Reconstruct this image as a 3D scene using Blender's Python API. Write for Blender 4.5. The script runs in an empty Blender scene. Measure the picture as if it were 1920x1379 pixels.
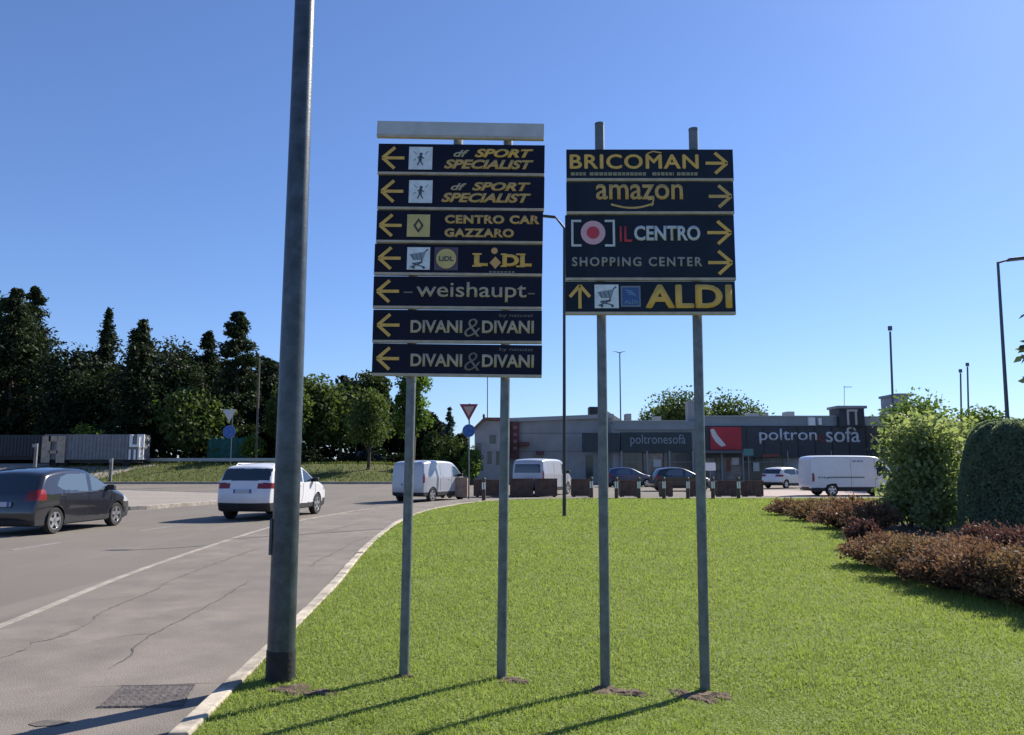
import bpy, bmesh, math, random
import numpy as np
from mathutils import Vector, Matrix, Quaternion

R = math.radians
random.seed(7)
rng = np.random.default_rng(11)
scene = bpy.context.scene
C = scene.collection

# ------------------------------------------------------------------ camera, sky, sun, exposure
F = 1450.0                      # focal length in photograph pixels (1920 wide)
H0 = 1.5                        # eye height above the pavement
PITCH = math.atan(184.5 / F)
cam_d = bpy.data.cameras.new('camera')
cam_d.sensor_width = 36.0
cam_d.lens = 36.0 * F / 1920.0
cam_d.clip_start = 0.1
cam_d.clip_end = 5000
cam = bpy.data.objects.new('camera', cam_d)
cam.location = (0, 0, H0)
cam.rotation_euler = (R(90) + PITCH, 0, 0)
C.objects.link(cam)
scene.camera = cam

SUN_AZ, SUN_EL = R(47), R(38)   # azimuth clockwise from +Y
world = bpy.data.worlds.new('World')
scene.world = world
world.use_nodes = True
wn = world.node_tree
bg = wn.nodes['Background']
sky = wn.nodes.new('ShaderNodeTexSky')
sky.sky_type = 'NISHITA'
sky.sun_disc = False
sky.sun_elevation = SUN_EL
sky.sun_rotation = SUN_AZ
sky.air_density = 1.0
sky.dust_density = 0.25
sky.ozone_density = 3.0
sky.altitude = 100
tint = wn.nodes.new('ShaderNodeMix')
tint.data_type = 'RGBA'
tint.blend_type = 'MULTIPLY'
tint.inputs['Factor'].default_value = 1.0
tint.inputs['B'].default_value = (0.85, 1.06, 1.50, 1)
soft = wn.nodes.new('ShaderNodeGamma')
soft.inputs['Gamma'].default_value = 0.86
wn.links.new(sky.outputs[0], soft.inputs[0])
wn.links.new(soft.outputs[0], tint.inputs['A'])
wn.links.new(tint.outputs['Result'], bg.inputs[0])
bg.inputs[1].default_value = 0.076

sun_d = bpy.data.lights.new('sun', 'SUN')
sun_d.energy = 5.0
sun_d.angle = R(0.5)
sun_d.color = (1.0, 0.93, 0.82)
sun = bpy.data.objects.new('sun', sun_d)
S = Vector((math.sin(SUN_AZ) * math.cos(SUN_EL), math.cos(SUN_AZ) * math.cos(SUN_EL), math.sin(SUN_EL)))
sun.rotation_euler = (-S).to_track_quat('-Z', 'Y').to_euler()
sun.location = (30, 30, 60)
C.objects.link(sun)
scene.view_settings.view_transform = 'Standard'
scene.view_settings.look = 'None'
scene.view_settings.exposure = 0.8
scene.view_settings.gamma = 1.0


# ------------------------------------------------------------------ where a pixel of the photograph lies
def ray(px, py):
    u, v = (px - 960) / F, (689.5 - py) / F
    return u, math.cos(PITCH) - v * math.sin(PITCH), math.sin(PITCH) + v * math.cos(PITCH)


def gnd(px, py, z=0.0):
    dx, dy, dz = ray(px, py)
    t = (z - H0) / dz
    return Vector((dx * t, dy * t, z))


def onp(px, py, Y):
    dx, dy, dz = ray(px, py)
    t = Y / dy
    return Vector((dx * t, Y, H0 + dz * t))


ROAD_Z = -0.10


def smooth(a, b, x):
    t = min(1.0, max(0.0, (x - a) / (b - a)))
    return t * t * (3 - 2 * t)


def tz(x, y):
    """height of the land: flat near, a bank beyond the far road on the left"""
    fx = smooth(-4, -14, x) if x > -14 else 1.0
    z = -0.16 + 1.75 * smooth(70.5, 84, y) * fx + 0.14 * smooth(69.8, 70.3, y) * fx
    return z


# ------------------------------------------------------------------ materials
MATS = {}


def mat(name, col, rough=0.7, metal=0.0, var=0.0, scale=4.0, bump=0.0, bscale=40.0, col2=None, spec=None, coat=0.0, detail=4.0, ramp=(0.35, 0.65)):
    if name in MATS:
        return MATS[name]
    m = bpy.data.materials.new(name)
    m.use_nodes = True
    nt = m.node_tree
    b = nt.nodes['Principled BSDF']
    b.inputs['Roughness'].default_value = rough
    b.inputs['Metallic'].default_value = metal
    if spec is not None:
        b.inputs['Specular IOR Level'].default_value = spec
    if coat:
        b.inputs['Coat Weight'].default_value = coat
        b.inputs['Coat Roughness'].default_value = 0.05
    c = (*col, 1)
    b.inputs['Base Color'].default_value = c
    tc = nt.nodes.new('ShaderNodeTexCoord')
    if var or col2:
        n = nt.nodes.new('ShaderNodeTexNoise')
        n.inputs['Scale'].default_value = scale
        n.inputs['Detail'].default_value = detail
        n.inputs['Roughness'].default_value = 0.65
        nt.links.new(tc.outputs['Object'], n.inputs['Vector'])
        r = nt.nodes.new('ShaderNodeValToRGB')
        r.color_ramp.elements[0].position, r.color_ramp.elements[1].position = ramp
        a = tuple(max(0, x * (1 - var)) for x in col)
        d = tuple(min(1, x * (1 + var)) for x in col) if col2 is None else col2
        r.color_ramp.elements[0].color = (*a, 1)
        r.color_ramp.elements[1].color = (*d, 1)
        nt.links.new(n.outputs['Fac'], r.inputs[0])
        nt.links.new(r.outputs[0], b.inputs['Base Color'])
    if bump:
        n2 = nt.nodes.new('ShaderNodeTexNoise')
        n2.inputs['Scale'].default_value = bscale
        n2.inputs['Detail'].default_value = 3
        nt.links.new(tc.outputs['Object'], n2.inputs['Vector'])
        bm_ = nt.nodes.new('ShaderNodeBump')
        bm_.inputs['Strength'].default_value = bump
        bm_.inputs['Distance'].default_value = 0.02
        nt.links.new(n2.outputs['Fac'], bm_.inputs['Height'])
        nt.links.new(bm_.outputs[0], b.inputs['Normal'])
    MATS[name] = m
    return m


def ground_mat(name, c1, c2, c3, s1, s2, s3, bump=0.3, rough=0.9, streak=None):
    """two-scale mottled ground: big patches, middling blotches, fine grain"""
    m = bpy.data.materials.new(name)
    m.use_nodes = True
    nt = m.node_tree
    b = nt.nodes['Principled BSDF']
    b.inputs['Roughness'].default_value = rough
    b.inputs['Specular IOR Level'].default_value = 0.25
    geo = nt.nodes.new('ShaderNodeNewGeometry')

    def noise(s, det=4, stretch=None):
        n = nt.nodes.new('ShaderNodeTexNoise')
        n.inputs['Scale'].default_value = s
        n.inputs['Detail'].default_value = det
        n.inputs['Roughness'].default_value = 0.6
        src = geo.outputs['Position']
        if stretch:
            mp = nt.nodes.new('ShaderNodeMapping')
            mp.inputs['Scale'].default_value = stretch
            nt.links.new(src, mp.inputs[0])
            src = mp.outputs[0]
        nt.links.new(src, n.inputs['Vector'])
        return n.outputs['Fac']

    def ramp(f, p0, p1):
        r = nt.nodes.new('ShaderNodeMapRange')
        r.inputs['From Min'].default_value = p0
        r.inputs['From Max'].default_value = p1
        r.clamp = True
        nt.links.new(f, r.inputs['Value'])
        return r.outputs[0]

    def mix(fac, a, bb, blend='MIX'):
        x = nt.nodes.new('ShaderNodeMix')
        x.data_type = 'RGBA'
        x.blend_type = blend
        for inp, v in ((x.inputs['Factor'], fac), (x.inputs['A'], a), (x.inputs['B'], bb)):
            if isinstance(v, (tuple, float)):
                inp.default_value = (*v, 1) if isinstance(v, tuple) and len(v) == 3 else v
            else:
                nt.links.new(v, inp)
        return x.outputs['Result']
    big = ramp(noise(s1, 3), 0.38, 0.62)
    midn = ramp(noise(s2, 5), 0.40, 0.72)
    col = mix(big, c1, c2)
    col = mix(midn, col, c3)
    if streak:
        st = ramp(noise(streak[0], 3, streak[1]), 0.52, 0.75)
        col = mix(st, col, streak[2])
    fine = ramp(noise(s3, 2), 0.25, 0.75)
    g = nt.nodes.new('ShaderNodeMapRange')
    g.inputs['To Min'].default_value = 0.68
    g.inputs['To Max'].default_value = 1.3
    nt.links.new(fine, g.inputs['Value'])
    vm = nt.nodes.new('ShaderNodeVectorMath')
    vm.operation = 'SCALE'
    nt.links.new(col, vm.inputs[0])
    nt.links.new(g.outputs[0], vm.inputs['Scale'])
    nt.links.new(vm.outputs[0], b.inputs['Base Color'])
    bp = nt.nodes.new('ShaderNodeBump')
    bp.inputs['Strength'].default_value = bump
    bp.inputs['Distance'].default_value = 0.03
    nt.links.new(fine, bp.inputs['Height'])
    nt.links.new(bp.outputs[0], b.inputs['Normal'])
    MATS[name] = m
    return m


def leaf_mat(name, dark, light, transl=0.3, tcol=None):
    m = bpy.data.materials.new(name)
    m.use_nodes = True
    nt = m.node_tree
    b = nt.nodes['Principled BSDF']
    out = nt.nodes['Material Output']
    b.inputs['Roughness'].default_value = 0.6
    b.inputs['Specular IOR Level'].default_value = 0.12
    at = nt.nodes.new('ShaderNodeAttribute')
    at.attribute_name = 'tone'
    x = nt.nodes.new('ShaderNodeMix')
    x.data_type = 'RGBA'
    nt.links.new(at.outputs['Fac'], x.inputs['Factor'])
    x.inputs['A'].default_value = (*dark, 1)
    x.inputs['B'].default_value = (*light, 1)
    nt.links.new(x.outputs['Result'], b.inputs['Base Color'])
    t = nt.nodes.new('ShaderNodeBsdfTranslucent')
    mm = nt.nodes.new('ShaderNodeMix')
    mm.data_type = 'RGBA'
    mm.blend_type = 'MULTIPLY'
    mm.inputs['Factor'].default_value = 1.0
    nt.links.new(x.outputs['Result'], mm.inputs['A'])
    mm.inputs['B'].default_value = (*(tcol or (1.6, 1.7, 0.8)), 1)
    nt.links.new(mm.outputs['Result'], t.inputs['Color'])
    ms = nt.nodes.new('ShaderNodeMixShader')
    ms.inputs[0].default_value = transl
    nt.links.new(b.outputs[0], ms.inputs[1])
    nt.links.new(t.outputs[0], ms.inputs[2])
    nt.links.new(ms.outputs[0], out.inputs['Surface'])
    MATS[name] = m
    return m


galv = mat('galvanised_steel', (0.060, 0.075, 0.090), 0.36, 0.45, var=0.30, scale=9, bump=0.08, bscale=60)
galv2 = mat('post_steel', (0.14, 0.16, 0.17), 0.5, 0.45, var=0.22, scale=14, bump=0.05)
dark_metal = mat('dark_painted_metal', (0.03, 0.035, 0.04), 0.5, 0.2, var=0.2, scale=6)
bitumen = mat('bitumen_sleeve', (0.012, 0.013, 0.016), 0.75, var=0.35, scale=14, bump=0.2)
navy = mat('navy_sign_film', (0.005, 0.007, 0.022), 0.6, var=0.3, scale=3, spec=0.2)
navy2 = mat('slate_navy_sign_film', (0.011, 0.019, 0.036), 0.6, var=0.25, scale=3, spec=0.2)
sign_back = mat('aluminium_back', (0.42, 0.42, 0.41), 0.5, 0.6, var=0.1)
rail_mat = mat('beige_lit_edge', (0.42, 0.36, 0.29), 0.6, var=0.15, scale=9)  # beige lower border, paled to carry the light caught on that edge
blank_mat = mat('bare_panel_grey', (0.44, 0.47, 0.50), 0.6, var=0.10, scale=5)
yellow = mat('yellow_letter_film', (0.66, 0.40, 0.09), 0.55, var=0.1, scale=8)
gold = mat('dull_gold_letter_film', (0.52, 0.34, 0.12), 0.55, var=0.1, scale=8)
cream = mat('cream_letter_film', (0.42, 0.36, 0.25), 0.55, var=0.1, scale=8)
paleg = mat('pale_grey_letter_film', (0.50, 0.54, 0.58), 0.55, var=0.1, scale=8)
picto = mat('pictogram_white', (0.62, 0.68, 0.74), 0.5, var=0.1, scale=20)
picto_yel = mat('pictogram_yellow', (0.52, 0.42, 0.16), 0.5, var=0.1, scale=12)
picto_ink = mat('pictogram_ink', (0.05, 0.07, 0.10), 0.5)
logo_red = mat('logo_red', (0.50, 0.035, 0.06), 0.5)
logo_pink = mat('logo_pink', (0.60, 0.36, 0.42), 0.5)
logo_blue = mat('logo_blue', (0.03, 0.09, 0.26), 0.5)
faint = mat('faint_letter_film', (0.16, 0.15, 0.13), 0.6)
black_rubber = mat('tyre_rubber', (0.015, 0.015, 0.016), 0.85, bump=0.1)
rim_mat = mat('alloy_rim', (0.55, 0.56, 0.58), 0.3, 0.8)
glass = mat('car_glass', (0.022, 0.032, 0.042), 0.05, 0.0, spec=0.8)
glass_side = mat('painted_skylight_glass', (0.075, 0.105, 0.135), 0.05, 0.0, spec=0.9)  # bluish sky light through the side windows is put into the base colour
white_paint = mat('white_car_paint', (0.64, 0.64, 0.66), 0.3, 0.0, coat=0.5, var=0.03)
grey_paint = mat('dark_grey_car_paint', (0.030, 0.031, 0.039), 0.2, 0.45, coat=1.0, var=0.08)
silver_paint = mat('silver_white_van_paint', (0.40, 0.41, 0.45), 0.3, 0.1, coat=0.5)
black_paint = mat('black_car_paint', (0.012, 0.015, 0.02), 0.3, 0.2, coat=0.8)
blue_paint = mat('blue_car_paint', (0.02, 0.04, 0.10), 0.3, 0.2, coat=0.8)
plastic = mat('black_plastic_trim', (0.018, 0.018, 0.02), 0.6, var=0.2)
tail_red = mat('tail_lamp_red', (0.20, 0.008, 0.012), 0.25, coat=0.2)
lamp_clear = mat('clear_lamp', (0.5, 0.52, 0.55), 0.1, 0.3)
plate_white = mat('number_plate_white', (0.40, 0.43, 0.50), 0.5)
plate_blue = mat('number_plate_blue', (0.02, 0.06, 0.30), 0.5)
concrete = mat('kerb_concrete', (0.36, 0.315, 0.25), 0.9, var=0.42, scale=3.5, bump=0.3, bscale=25)
concrete2 = mat('pale_kerb_concrete', (0.28, 0.25, 0.215), 0.9, var=0.3, scale=3, bump=0.25, bscale=25)
soil = mat('bare_soil', (0.105, 0.070, 0.048), 0.95, var=0.45, scale=14, bump=0.6, bscale=35)
bark = mat('bark', (0.07, 0.055, 0.04), 0.9, var=0.4, scale=10, bump=0.5, bscale=20)
corten = mat('brown_planter_steel', (0.095, 0.058, 0.045), 0.8, var=0.35, scale=3, bump=0.15)
white_band = mat('white_reflective_band', (0.75, 0.75, 0.73), 0.5)
pole_far = mat('far_pole_grey', (0.10, 0.115, 0.14), 0.6, 0.3)
wood_pole = mat('weathered_wood_pole', (0.13, 0.11, 0.09), 0.9, var=0.3, scale=8)


# ------------------------------------------------------------------ mesh helpers
class MB:
    def __init__(self):
        self.v, self.f, self.mi = [], [], []

    def add(self, vs, fs, mi=0):
        o = len(self.v)
        self.v += [tuple(x) for x in vs]
        self.f += [tuple(i + o for i in q) for q in fs]
        self.mi += [mi] * len(fs)
        return self

    def box(self, x0, x1, y0, y1, z0, z1, mi=0):
        vs = [(x0, y0, z0), (x1, y0, z0), (x1, y1, z0), (x0, y1, z0), (x0, y0, z1), (x1, y0, z1), (x1, y1, z1), (x0, y1, z1)]
        fs = [(0, 3, 2, 1), (4, 5, 6, 7), (0, 1, 5, 4), (1, 2, 6, 5), (2, 3, 7, 6), (3, 0, 4, 7)]
        return self.add(vs, fs, mi)

    def tube(self, pts, rad, n=12, mi=0, cap=True):
        pts = [Vector(p) for p in pts]
        if not isinstance(rad, (list, tuple)):
            rad = [rad] * len(pts)
        vs, fs = [], []
        for i, p in enumerate(pts):
            d = (pts[min(i + 1, len(pts) - 1)] - pts[max(i - 1, 0)]).normalized()
            up = Vector((0, 0, 1)) if abs(d.z) < 0.9 else Vector((0, 1, 0))
            a = d.cross(up).normalized()
            b = d.cross(a)
            for k in range(n):
                t = 2 * math.pi * k / n
                vs.append(p + (a * math.cos(t) + b * math.sin(t)) * rad[i])
        for i in range(len(pts) - 1):
            for k in range(n):
                k2 = (k + 1) % n
                fs.append((i * n + k, i * n + k2, (i + 1) * n + k2, (i + 1) * n + k))
        if cap:
            fs.append(tuple(range(n)))
            fs.append(tuple(reversed(range((len(pts) - 1) * n, len(pts) * n))))
        return self.add(vs, fs, mi)

    def lathe_x(self, prof, n=28, mi=0, cx=0, cy=0, cz=0):
        """profile of (x, r) turned about an axis along X"""
        vs, fs = [], []
        for (x, r) in prof:
            for k in range(n):
                t = 2 * math.pi * k / n
                vs.append((cx + x, cy + r * math.cos(t), cz + r * math.sin(t)))
        for i in range(len(prof) - 1):
            for k in range(n):
                k2 = (k + 1) % n
                fs.append((i * n + k, i * n + k2, (i + 1) * n + k2, (i + 1) * n + k))
        return self.add(vs, fs, mi)

    def prism(self, poly, y0, y1, mi=0):
        """polygon in XZ given thickness along Y"""
        n = len(poly)
        vs = [(p[0], y0, p[1]) for p in poly] + [(p[0], y1, p[1]) for p in poly]
        fs = [tuple(range(n)), tuple(range(2 * n - 1, n - 1, -1))]
        for k in range(n):
            k2 = (k + 1) % n
            fs.append((k2, k, k + n, k2 + n))
        return self.add(vs, fs, mi)

    def build(self, name, mats, parent=None, smooth_=False, bevel=0.0):
        me = bpy.data.meshes.new(name)
        me.from_pydata(self.v, [], self.f)
        if not isinstance(mats, (list, tuple)):
            mats = [mats]
        for m in mats:
            me.materials.append(m)
        if len(mats) > 1:
            me.polygons.foreach_set('material_index', self.mi)
        bm = bmesh.new()
        bm.from_mesh(me)
        bmesh.ops.recalc_face_normals(bm, faces=bm.faces)
        bm.to_mesh(me)
        bm.free()
        if smooth_:
            me.polygons.foreach_set('use_smooth', [True] * len(me.polygons))
            try:
                me.set_sharp_from_angle(angle=R(40))
            except Exception:
                pass
        o = bpy.data.objects.new(name, me)
        C.objects.link(o)
        if parent:
            o.parent = parent
        if bevel:
            bv = o.modifiers.new('bevel', 'BEVEL')
            bv.width = bevel
            bv.segments = 2
            bv.limit_method = 'ANGLE'
        return o


def empty(name, loc, rz=0.0):
    o = bpy.data.objects.new(name, None)
    o.location = loc
    o.rotation_euler = (0, 0, rz)
    o.empty_display_size = 0.3
    C.objects.link(o)
    return o


def tag(o, label=None, cat=None, group=None, kind=None):
    if label:
        o['label'] = label
    if cat:
        o['category'] = cat
    if group:
        o['group'] = group
    if kind:
        o['kind'] = kind
    return o


def spline(pts, step):
    """Catmull-Rom through 2D points, resampled"""
    P = [np.array(p, float) for p in pts]
    P = [2 * P[0] - P[1]] + P + [2 * P[-1] - P[-2]]
    out = []
    for i in range(1, len(P) - 2):
        n = max(2, int(np.linalg.norm(P[i + 1] - P[i]) / step))
        for k in range(n):
            t = k / n
            a, b, c, d = P[i - 1], P[i], P[i + 1], P[i + 2]
            out.append(0.5 * ((2 * b) + (-a + c) * t + (2 * a - 5 * b + 4 * c - d) * t * t + (-a + 3 * b - 3 * c + d) * t ** 3))
    out.append(P[-2])
    return np.array(out)


def offset(path, d):
    t = np.gradient(path, axis=0)
    t /= np.linalg.norm(t, axis=1)[:, None] + 1e-9
    n = np.stack([-t[:, 1], t[:, 0]], 1)
    return path + n * d


def ribbon_box(mb, path, w, z0, z1, mi=0, gap=None):
    a, b = offset(path, -w / 2), offset(path, w / 2)
    vs, fs = [], []
    for p, q in zip(a, b):
        vs += [(p[0], p[1], z0), (p[0], p[1], z1), (q[0], q[1], z1), (q[0], q[1], z0)]
    for i in range(len(path) - 1):
        for k in range(4):
            k2 = (k + 1) % 4
            fs.append((i * 4 + k, i * 4 + k2, (i + 1) * 4 + k2, (i + 1) * 4 + k))
    fs += [(0, 1, 2, 3), tuple(len(vs) - 1 - i for i in range(4))]
    mb.add(vs, fs, mi)


def flat_poly(mb, pts, z, mi=0):
    mb.add([(p[0], p[1], z) for p in pts], [tuple(range(len(pts)))], mi)


def in_poly(x, y, poly):
    poly = np.asarray(poly)
    ins = np.zeros(len(x), bool)
    j = len(poly) - 1
    for i in range(len(poly)):
        xi, yi, xj, yj = *poly[i], *poly[j]
        c = ((yi > y) != (yj > y)) & (x < (xj - xi) * (y - yi) / (yj - yi + 1e-12) + xi)
        ins ^= c
        j = i
    return ins


# ------------------------------------------------------------------ ground, road, pavement, lawn
road_m = ground_mat('asphalt_road', (0.148, 0.131, 0.112), (0.180, 0.160, 0.137), (0.160, 0.142, 0.123), 0.18, 0.9, 90, 0.25, 0.85,
                    streak=(0.5, (2.2, 0.12, 1), (0.20, 0.180, 0.156)))
pave_m = ground_mat('asphalt_pavement', (0.184, 0.160, 0.140), (0.230, 0.198, 0.170), (0.150, 0.134, 0.118), 0.45, 1.6, 110, 0.3, 0.9)
lawn_m = ground_mat('lawn_ground', (0.162, 0.205, 0.046), (0.195, 0.235, 0.060), (0.140, 0.180, 0.040), 0.35, 1.7, 45, 0.8, 0.95)
verge_m = ground_mat('verge_ground', (0.075, 0.088, 0.028), (0.11, 0.115, 0.045), (0.062, 0.078, 0.024), 0.12, 0.6, 9, 0.6, 0.95)
yard_m = ground_mat('pale_gravel', (0.25, 0.22, 0.19), (0.21, 0.19, 0.165), (0.28, 0.25, 0.215), 0.15, 0.8, 30, 0.3, 0.95)
island_m = ground_mat('island_paving', (0.27, 0.24, 0.21), (0.23, 0.205, 0.18), (0.30, 0.265, 0.23), 0.4, 2.0, 40, 0.25, 0.9)
pink_m = ground_mat('pink_paving', (0.36, 0.29, 0.265), (0.40, 0.33, 0.30), (0.33, 0.27, 0.25), 0.5, 2.0, 40, 0.25, 0.9)


def terrain():
    xs = np.concatenate([[-1500, -500], np.linspace(-180, 120, 76), [500, 1500]])
    ys = np.concatenate([[-300, -40], np.linspace(-20, 68, 6), np.linspace(69, 72, 11), np.linspace(73, 130, 30), [300, 1000, 2500]])
    vs = [(x, y, tz(x, y)) for y in ys for x in xs]
    n = len(xs)
    fs = [(j * n + i, j * n + i + 1, (j + 1) * n + i + 1, (j + 1) * n + i) for j in range(len(ys) - 1) for i in range(n - 1)]
    mb = MB()
    mb.add(vs, fs)
    return tag(mb.build('ground', verge_m, smooth_=True), kind='structure')


terrain()
mb = MB()
flat_poly(mb, [(-160, -20), (120, -20), (120, 69.6), (-160, 69.6)], ROAD_Z)
flat_poly(mb, [(-3, 69.6), (120, 69.6), (120, 160), (-3, 160)], ROAD_Z)
tag(mb.build('road', road_m), kind='structure')

kerbA = spline([(-3.8, -3), (-4.3, 3), (-4.83, 7.53), (-5.45, 11.9), (-5.95, 19), (-5.75, 23), (-5.0, 28), (-3.6, 32.6), (-1.6, 36.0), (1.5, 37.6), (6, 38.0), (14, 38.2), (26, 38.2), (60, 38.2)], 0.4)
kerbB = spline([(-1.45, -3), (-1.62, 1.5), (-1.79, 4.0), (-1.86, 5.0), (-1.95, 6.3), (-2.02, 7.4), (-2.24, 10), (-2.62, 14), (-2.95, 19), (-3.0, 22), (-2.85, 25.5), (-2.35, 29), (-1.5, 32), (-0.2, 34.3), (1.8, 35.3), (5, 35.7), (10, 35.8), (16, 36), (26, 36), (60, 36)], 0.3)

# pavement strip between the two kerbs, with its cracks and worn joints in the same mesh
mb = MB()
A = offset(kerbA, -0.05)
Bk = offset(kerbB, 0.05)
nA, nB = 160, 160


def resamp(p, n):
    d = np.concatenate([[0], np.cumsum(np.linalg.norm(np.diff(p, axis=0), axis=1))])
    t = np.linspace(0, d[-1], n)
    return np.stack([np.interp(t, d, p[:, k]) for k in range(2)], 1)


a_, b_ = resamp(A, 160), resamp(Bk, 160)
vs, fs = [], []
for p, q in zip(a_, b_):
    for k in range(5):
        t = k / 4
        vs.append((p[0] * (1 - t) + q[0] * t, p[1] * (1 - t) + q[1] * t, 0.0))
for i in range(159):
    for k in range(4):
        fs.append((i * 5 + k, i * 5 + k + 1, (i + 1) * 5 + k + 1, (i + 1) * 5 + k))
mb.add(vs, fs)


def crack(px_pts, w, jit, z=0.004, mi=1):
    pts = [gnd(*p).xy for p in px_pts]
    path = spline(pts, 0.05)
    n = len(path)
    nz = np.cumsum(rng.normal(0, jit, (n, 2)), axis=0)
    nz -= np.linspace(0, 1, n)[:, None] * nz[-1]
    path = path + nz
    ww = w * (0.45 + 0.9 * rng.random(n)) * np.clip(np.minimum(np.arange(n), n - 1 - np.arange(n)) / 6, 0.15, 1)
    t = np.gradient(path, axis=0)
    t /= np.linalg.norm(t, axis=1)[:, None] + 1e-9
    nn = np.stack([-t[:, 1], t[:, 0]], 1)
    a, b = path + nn * ww[:, None] / 2, path - nn * ww[:, None] / 2
    vs = [(p[0], p[1], z) for p in a] + [(p[0], p[1], z) for p in b]
    mb.add(vs, [(i, i + 1, n + i + 1, n + i) for i in range(n - 1)], mi)


crack([(200, 1257), (238, 1230), (262, 1208), (300, 1183), (370, 1147), (420, 1118), (470, 1088)], 0.015, 0.008)
crack([(180, 1203), (260, 1190), (330, 1190)], 0.012, 0.006)
crack([(330, 1085), (380, 1062), (440, 1042), (485, 1028)], 0.055, 0.008, mi=2)
crack([(60, 1205), (110, 1195), (170, 1166)], 0.07, 0.01, mi=2)
crack([(170, 1166), (230, 1130), (300, 1100), (330, 1085)], 0.03, 0.01, mi=2)
crack([(0, 1237), (35, 1222), (60, 1205)], 0.035, 0.01, mi=2)
crack([(585, 1062), (640, 1028), (690, 1005)], 0.03, 0.01, mi=2)
crack([(590, 1000), (660, 985), (720, 970)], 0.045, 0.01, mi=2)
crack([(150, 1290), (330, 1284), (430, 1280)], 0.012, 0.004)
tag(mb.build('pavement', [pave_m, mat('crack_tar', (0.085, 0.075, 0.066), 0.9), mat('worn_joint', (0.140, 0.122, 0.106), 0.95, var=0.3, scale=6)]), kind='structure')

mb = MB()
ribbon_box(mb, kerbA, 0.085, -0.12, 0.006)
tag(mb.build('kerb', concrete2), kind='structure')
mb = MB()
for k in range(0, len(kerbB) - 1, 4):      # kerb stones about 1.2 m long with open joints
    seg = kerbB[k:k + 5].copy()
    if len(seg) < 2:
        continue
    d = seg[-1] - seg[-2]
    seg[-1] = seg[-1] - d / np.linalg.norm(d) * 0.012
    ribbon_box(mb, seg, 0.115 + random.uniform(-.006, .006), -0.1, 0.055 + random.uniform(-.006, .006))
tag(mb.build('kerb_stones', concrete, bevel=0.012), kind='structure')

# lawn
lawn_poly = [tuple(p) for p in offset(kerbB, -0.05)] + [(60, -3)]
LP = np.array(lawn_poly)


def lawn_z(x, y):
    return 0.03 + 0.012 * np.sin(x * 0.9 + 1.0) * np.sin(y * 0.7) + 0.005 * np.sin(x * 2.3 + y * 1.7) - 0.050 * np.exp(-((x - 1.5) ** 2 + (y - 5.2) ** 2) / 1.1)


mb = MB()
row = resamp(offset(kerbB, -0.05), 420)
vs, fs = [], []
for j, p in enumerate(row):
    for k in range(90):
        t = (k / 89) ** 2.2
        x = p[0] * (1 - t) + max(p[0] + 0.01, 60.0) * t
        y = p[1]
        z = float(lawn_z(x, y))
        if k == 0:
            z = 0.03
        vs.append((x, y, z))
for j in range(419):
    for k in range(89):
        fs.append((j * 90 + k, j * 90 + k + 1, (j + 1) * 90 + k + 1, (j + 1) * 90 + k))
mb.add(vs, fs)
tag(mb.build('lawn', lawn_m, smooth_=True), kind='structure')

# pale traffic island between the two carriageways
isl = spline([(-30, 31.2), (-22, 29.8), (-14.6, 28.3), (-13.2, 31), (-12.3, 35), (-11.5, 40), (-12.6, 43.2), (-16.4, 44), (-24, 48.5), (-34, 52), (-34, 40), (-30, 31.2)], 0.6)
mb = MB()
flat_poly(mb, [tuple(p) for p in offset(isl, 0.1)][:-1], 0.02)
tag(mb.build('traffic_island', island_m), kind='structure')
mb = MB()
ribbon_box(mb, isl, 0.22, -0.12, 0.05)
tag(mb.build('island_kerb', concrete2, bevel=0.02), kind='structure')

# far kerb of the second road, following the verge
mb = MB()
ribbon_box(mb, np.array([(x, 69.7 + 0.002 * x) for x in np.linspace(-150, -4, 60)]), 0.5, -0.14, 0.10)
tag(mb.build('far_kerb', concrete2), kind='structure')
# gravel yard where the trailers stand
mb = MB()
vs, fs = [], []
XS, YS = np.linspace(-150, -39, 20), np.concatenate([np.linspace(70.2, 84.5, 30), [90]])
for y in YS:
    for x in XS:
        vs.append((x + 5 * smooth(74, 90, y), y, tz(x, y) + 0.03))
n = len(XS)
fs = [(j * n + i, j * n + i + 1, (j + 1) * n + i + 1, (j + 1) * n + i) for j in range(len(YS) - 1) for i in range(n - 1)]
mb.add(vs, fs)
tag(mb.build('gravel_yard', yard_m), kind='structure')
# pinkish paving beyond the lawn
mb = MB()
flat_poly(mb, [(16.5, 38.4), (30, 38.4), (30, 47), (17.5, 52), (13, 50), (13.5, 42)], ROAD_Z + 0.006)
tag(mb.build('paved_forecourt', pink_m), kind='structure')
# faint worn lane lines on the road
mb = MB()
ln = spline([(-9.2, 6), (-9.6, 14), (-9.2, 20), (-8.2, 26)], 0.5)
for k in range(0, len(ln) - 3, 9):
    ribbon_box(mb, ln[k:k + 4], 0.10, ROAD_Z, ROAD_Z + 0.004)
tag(mb.build('road_marking', mat('worn_road_paint', (0.20, 0.19, 0.185), 0.9, var=0.2, scale=8)), kind='structure')

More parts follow.
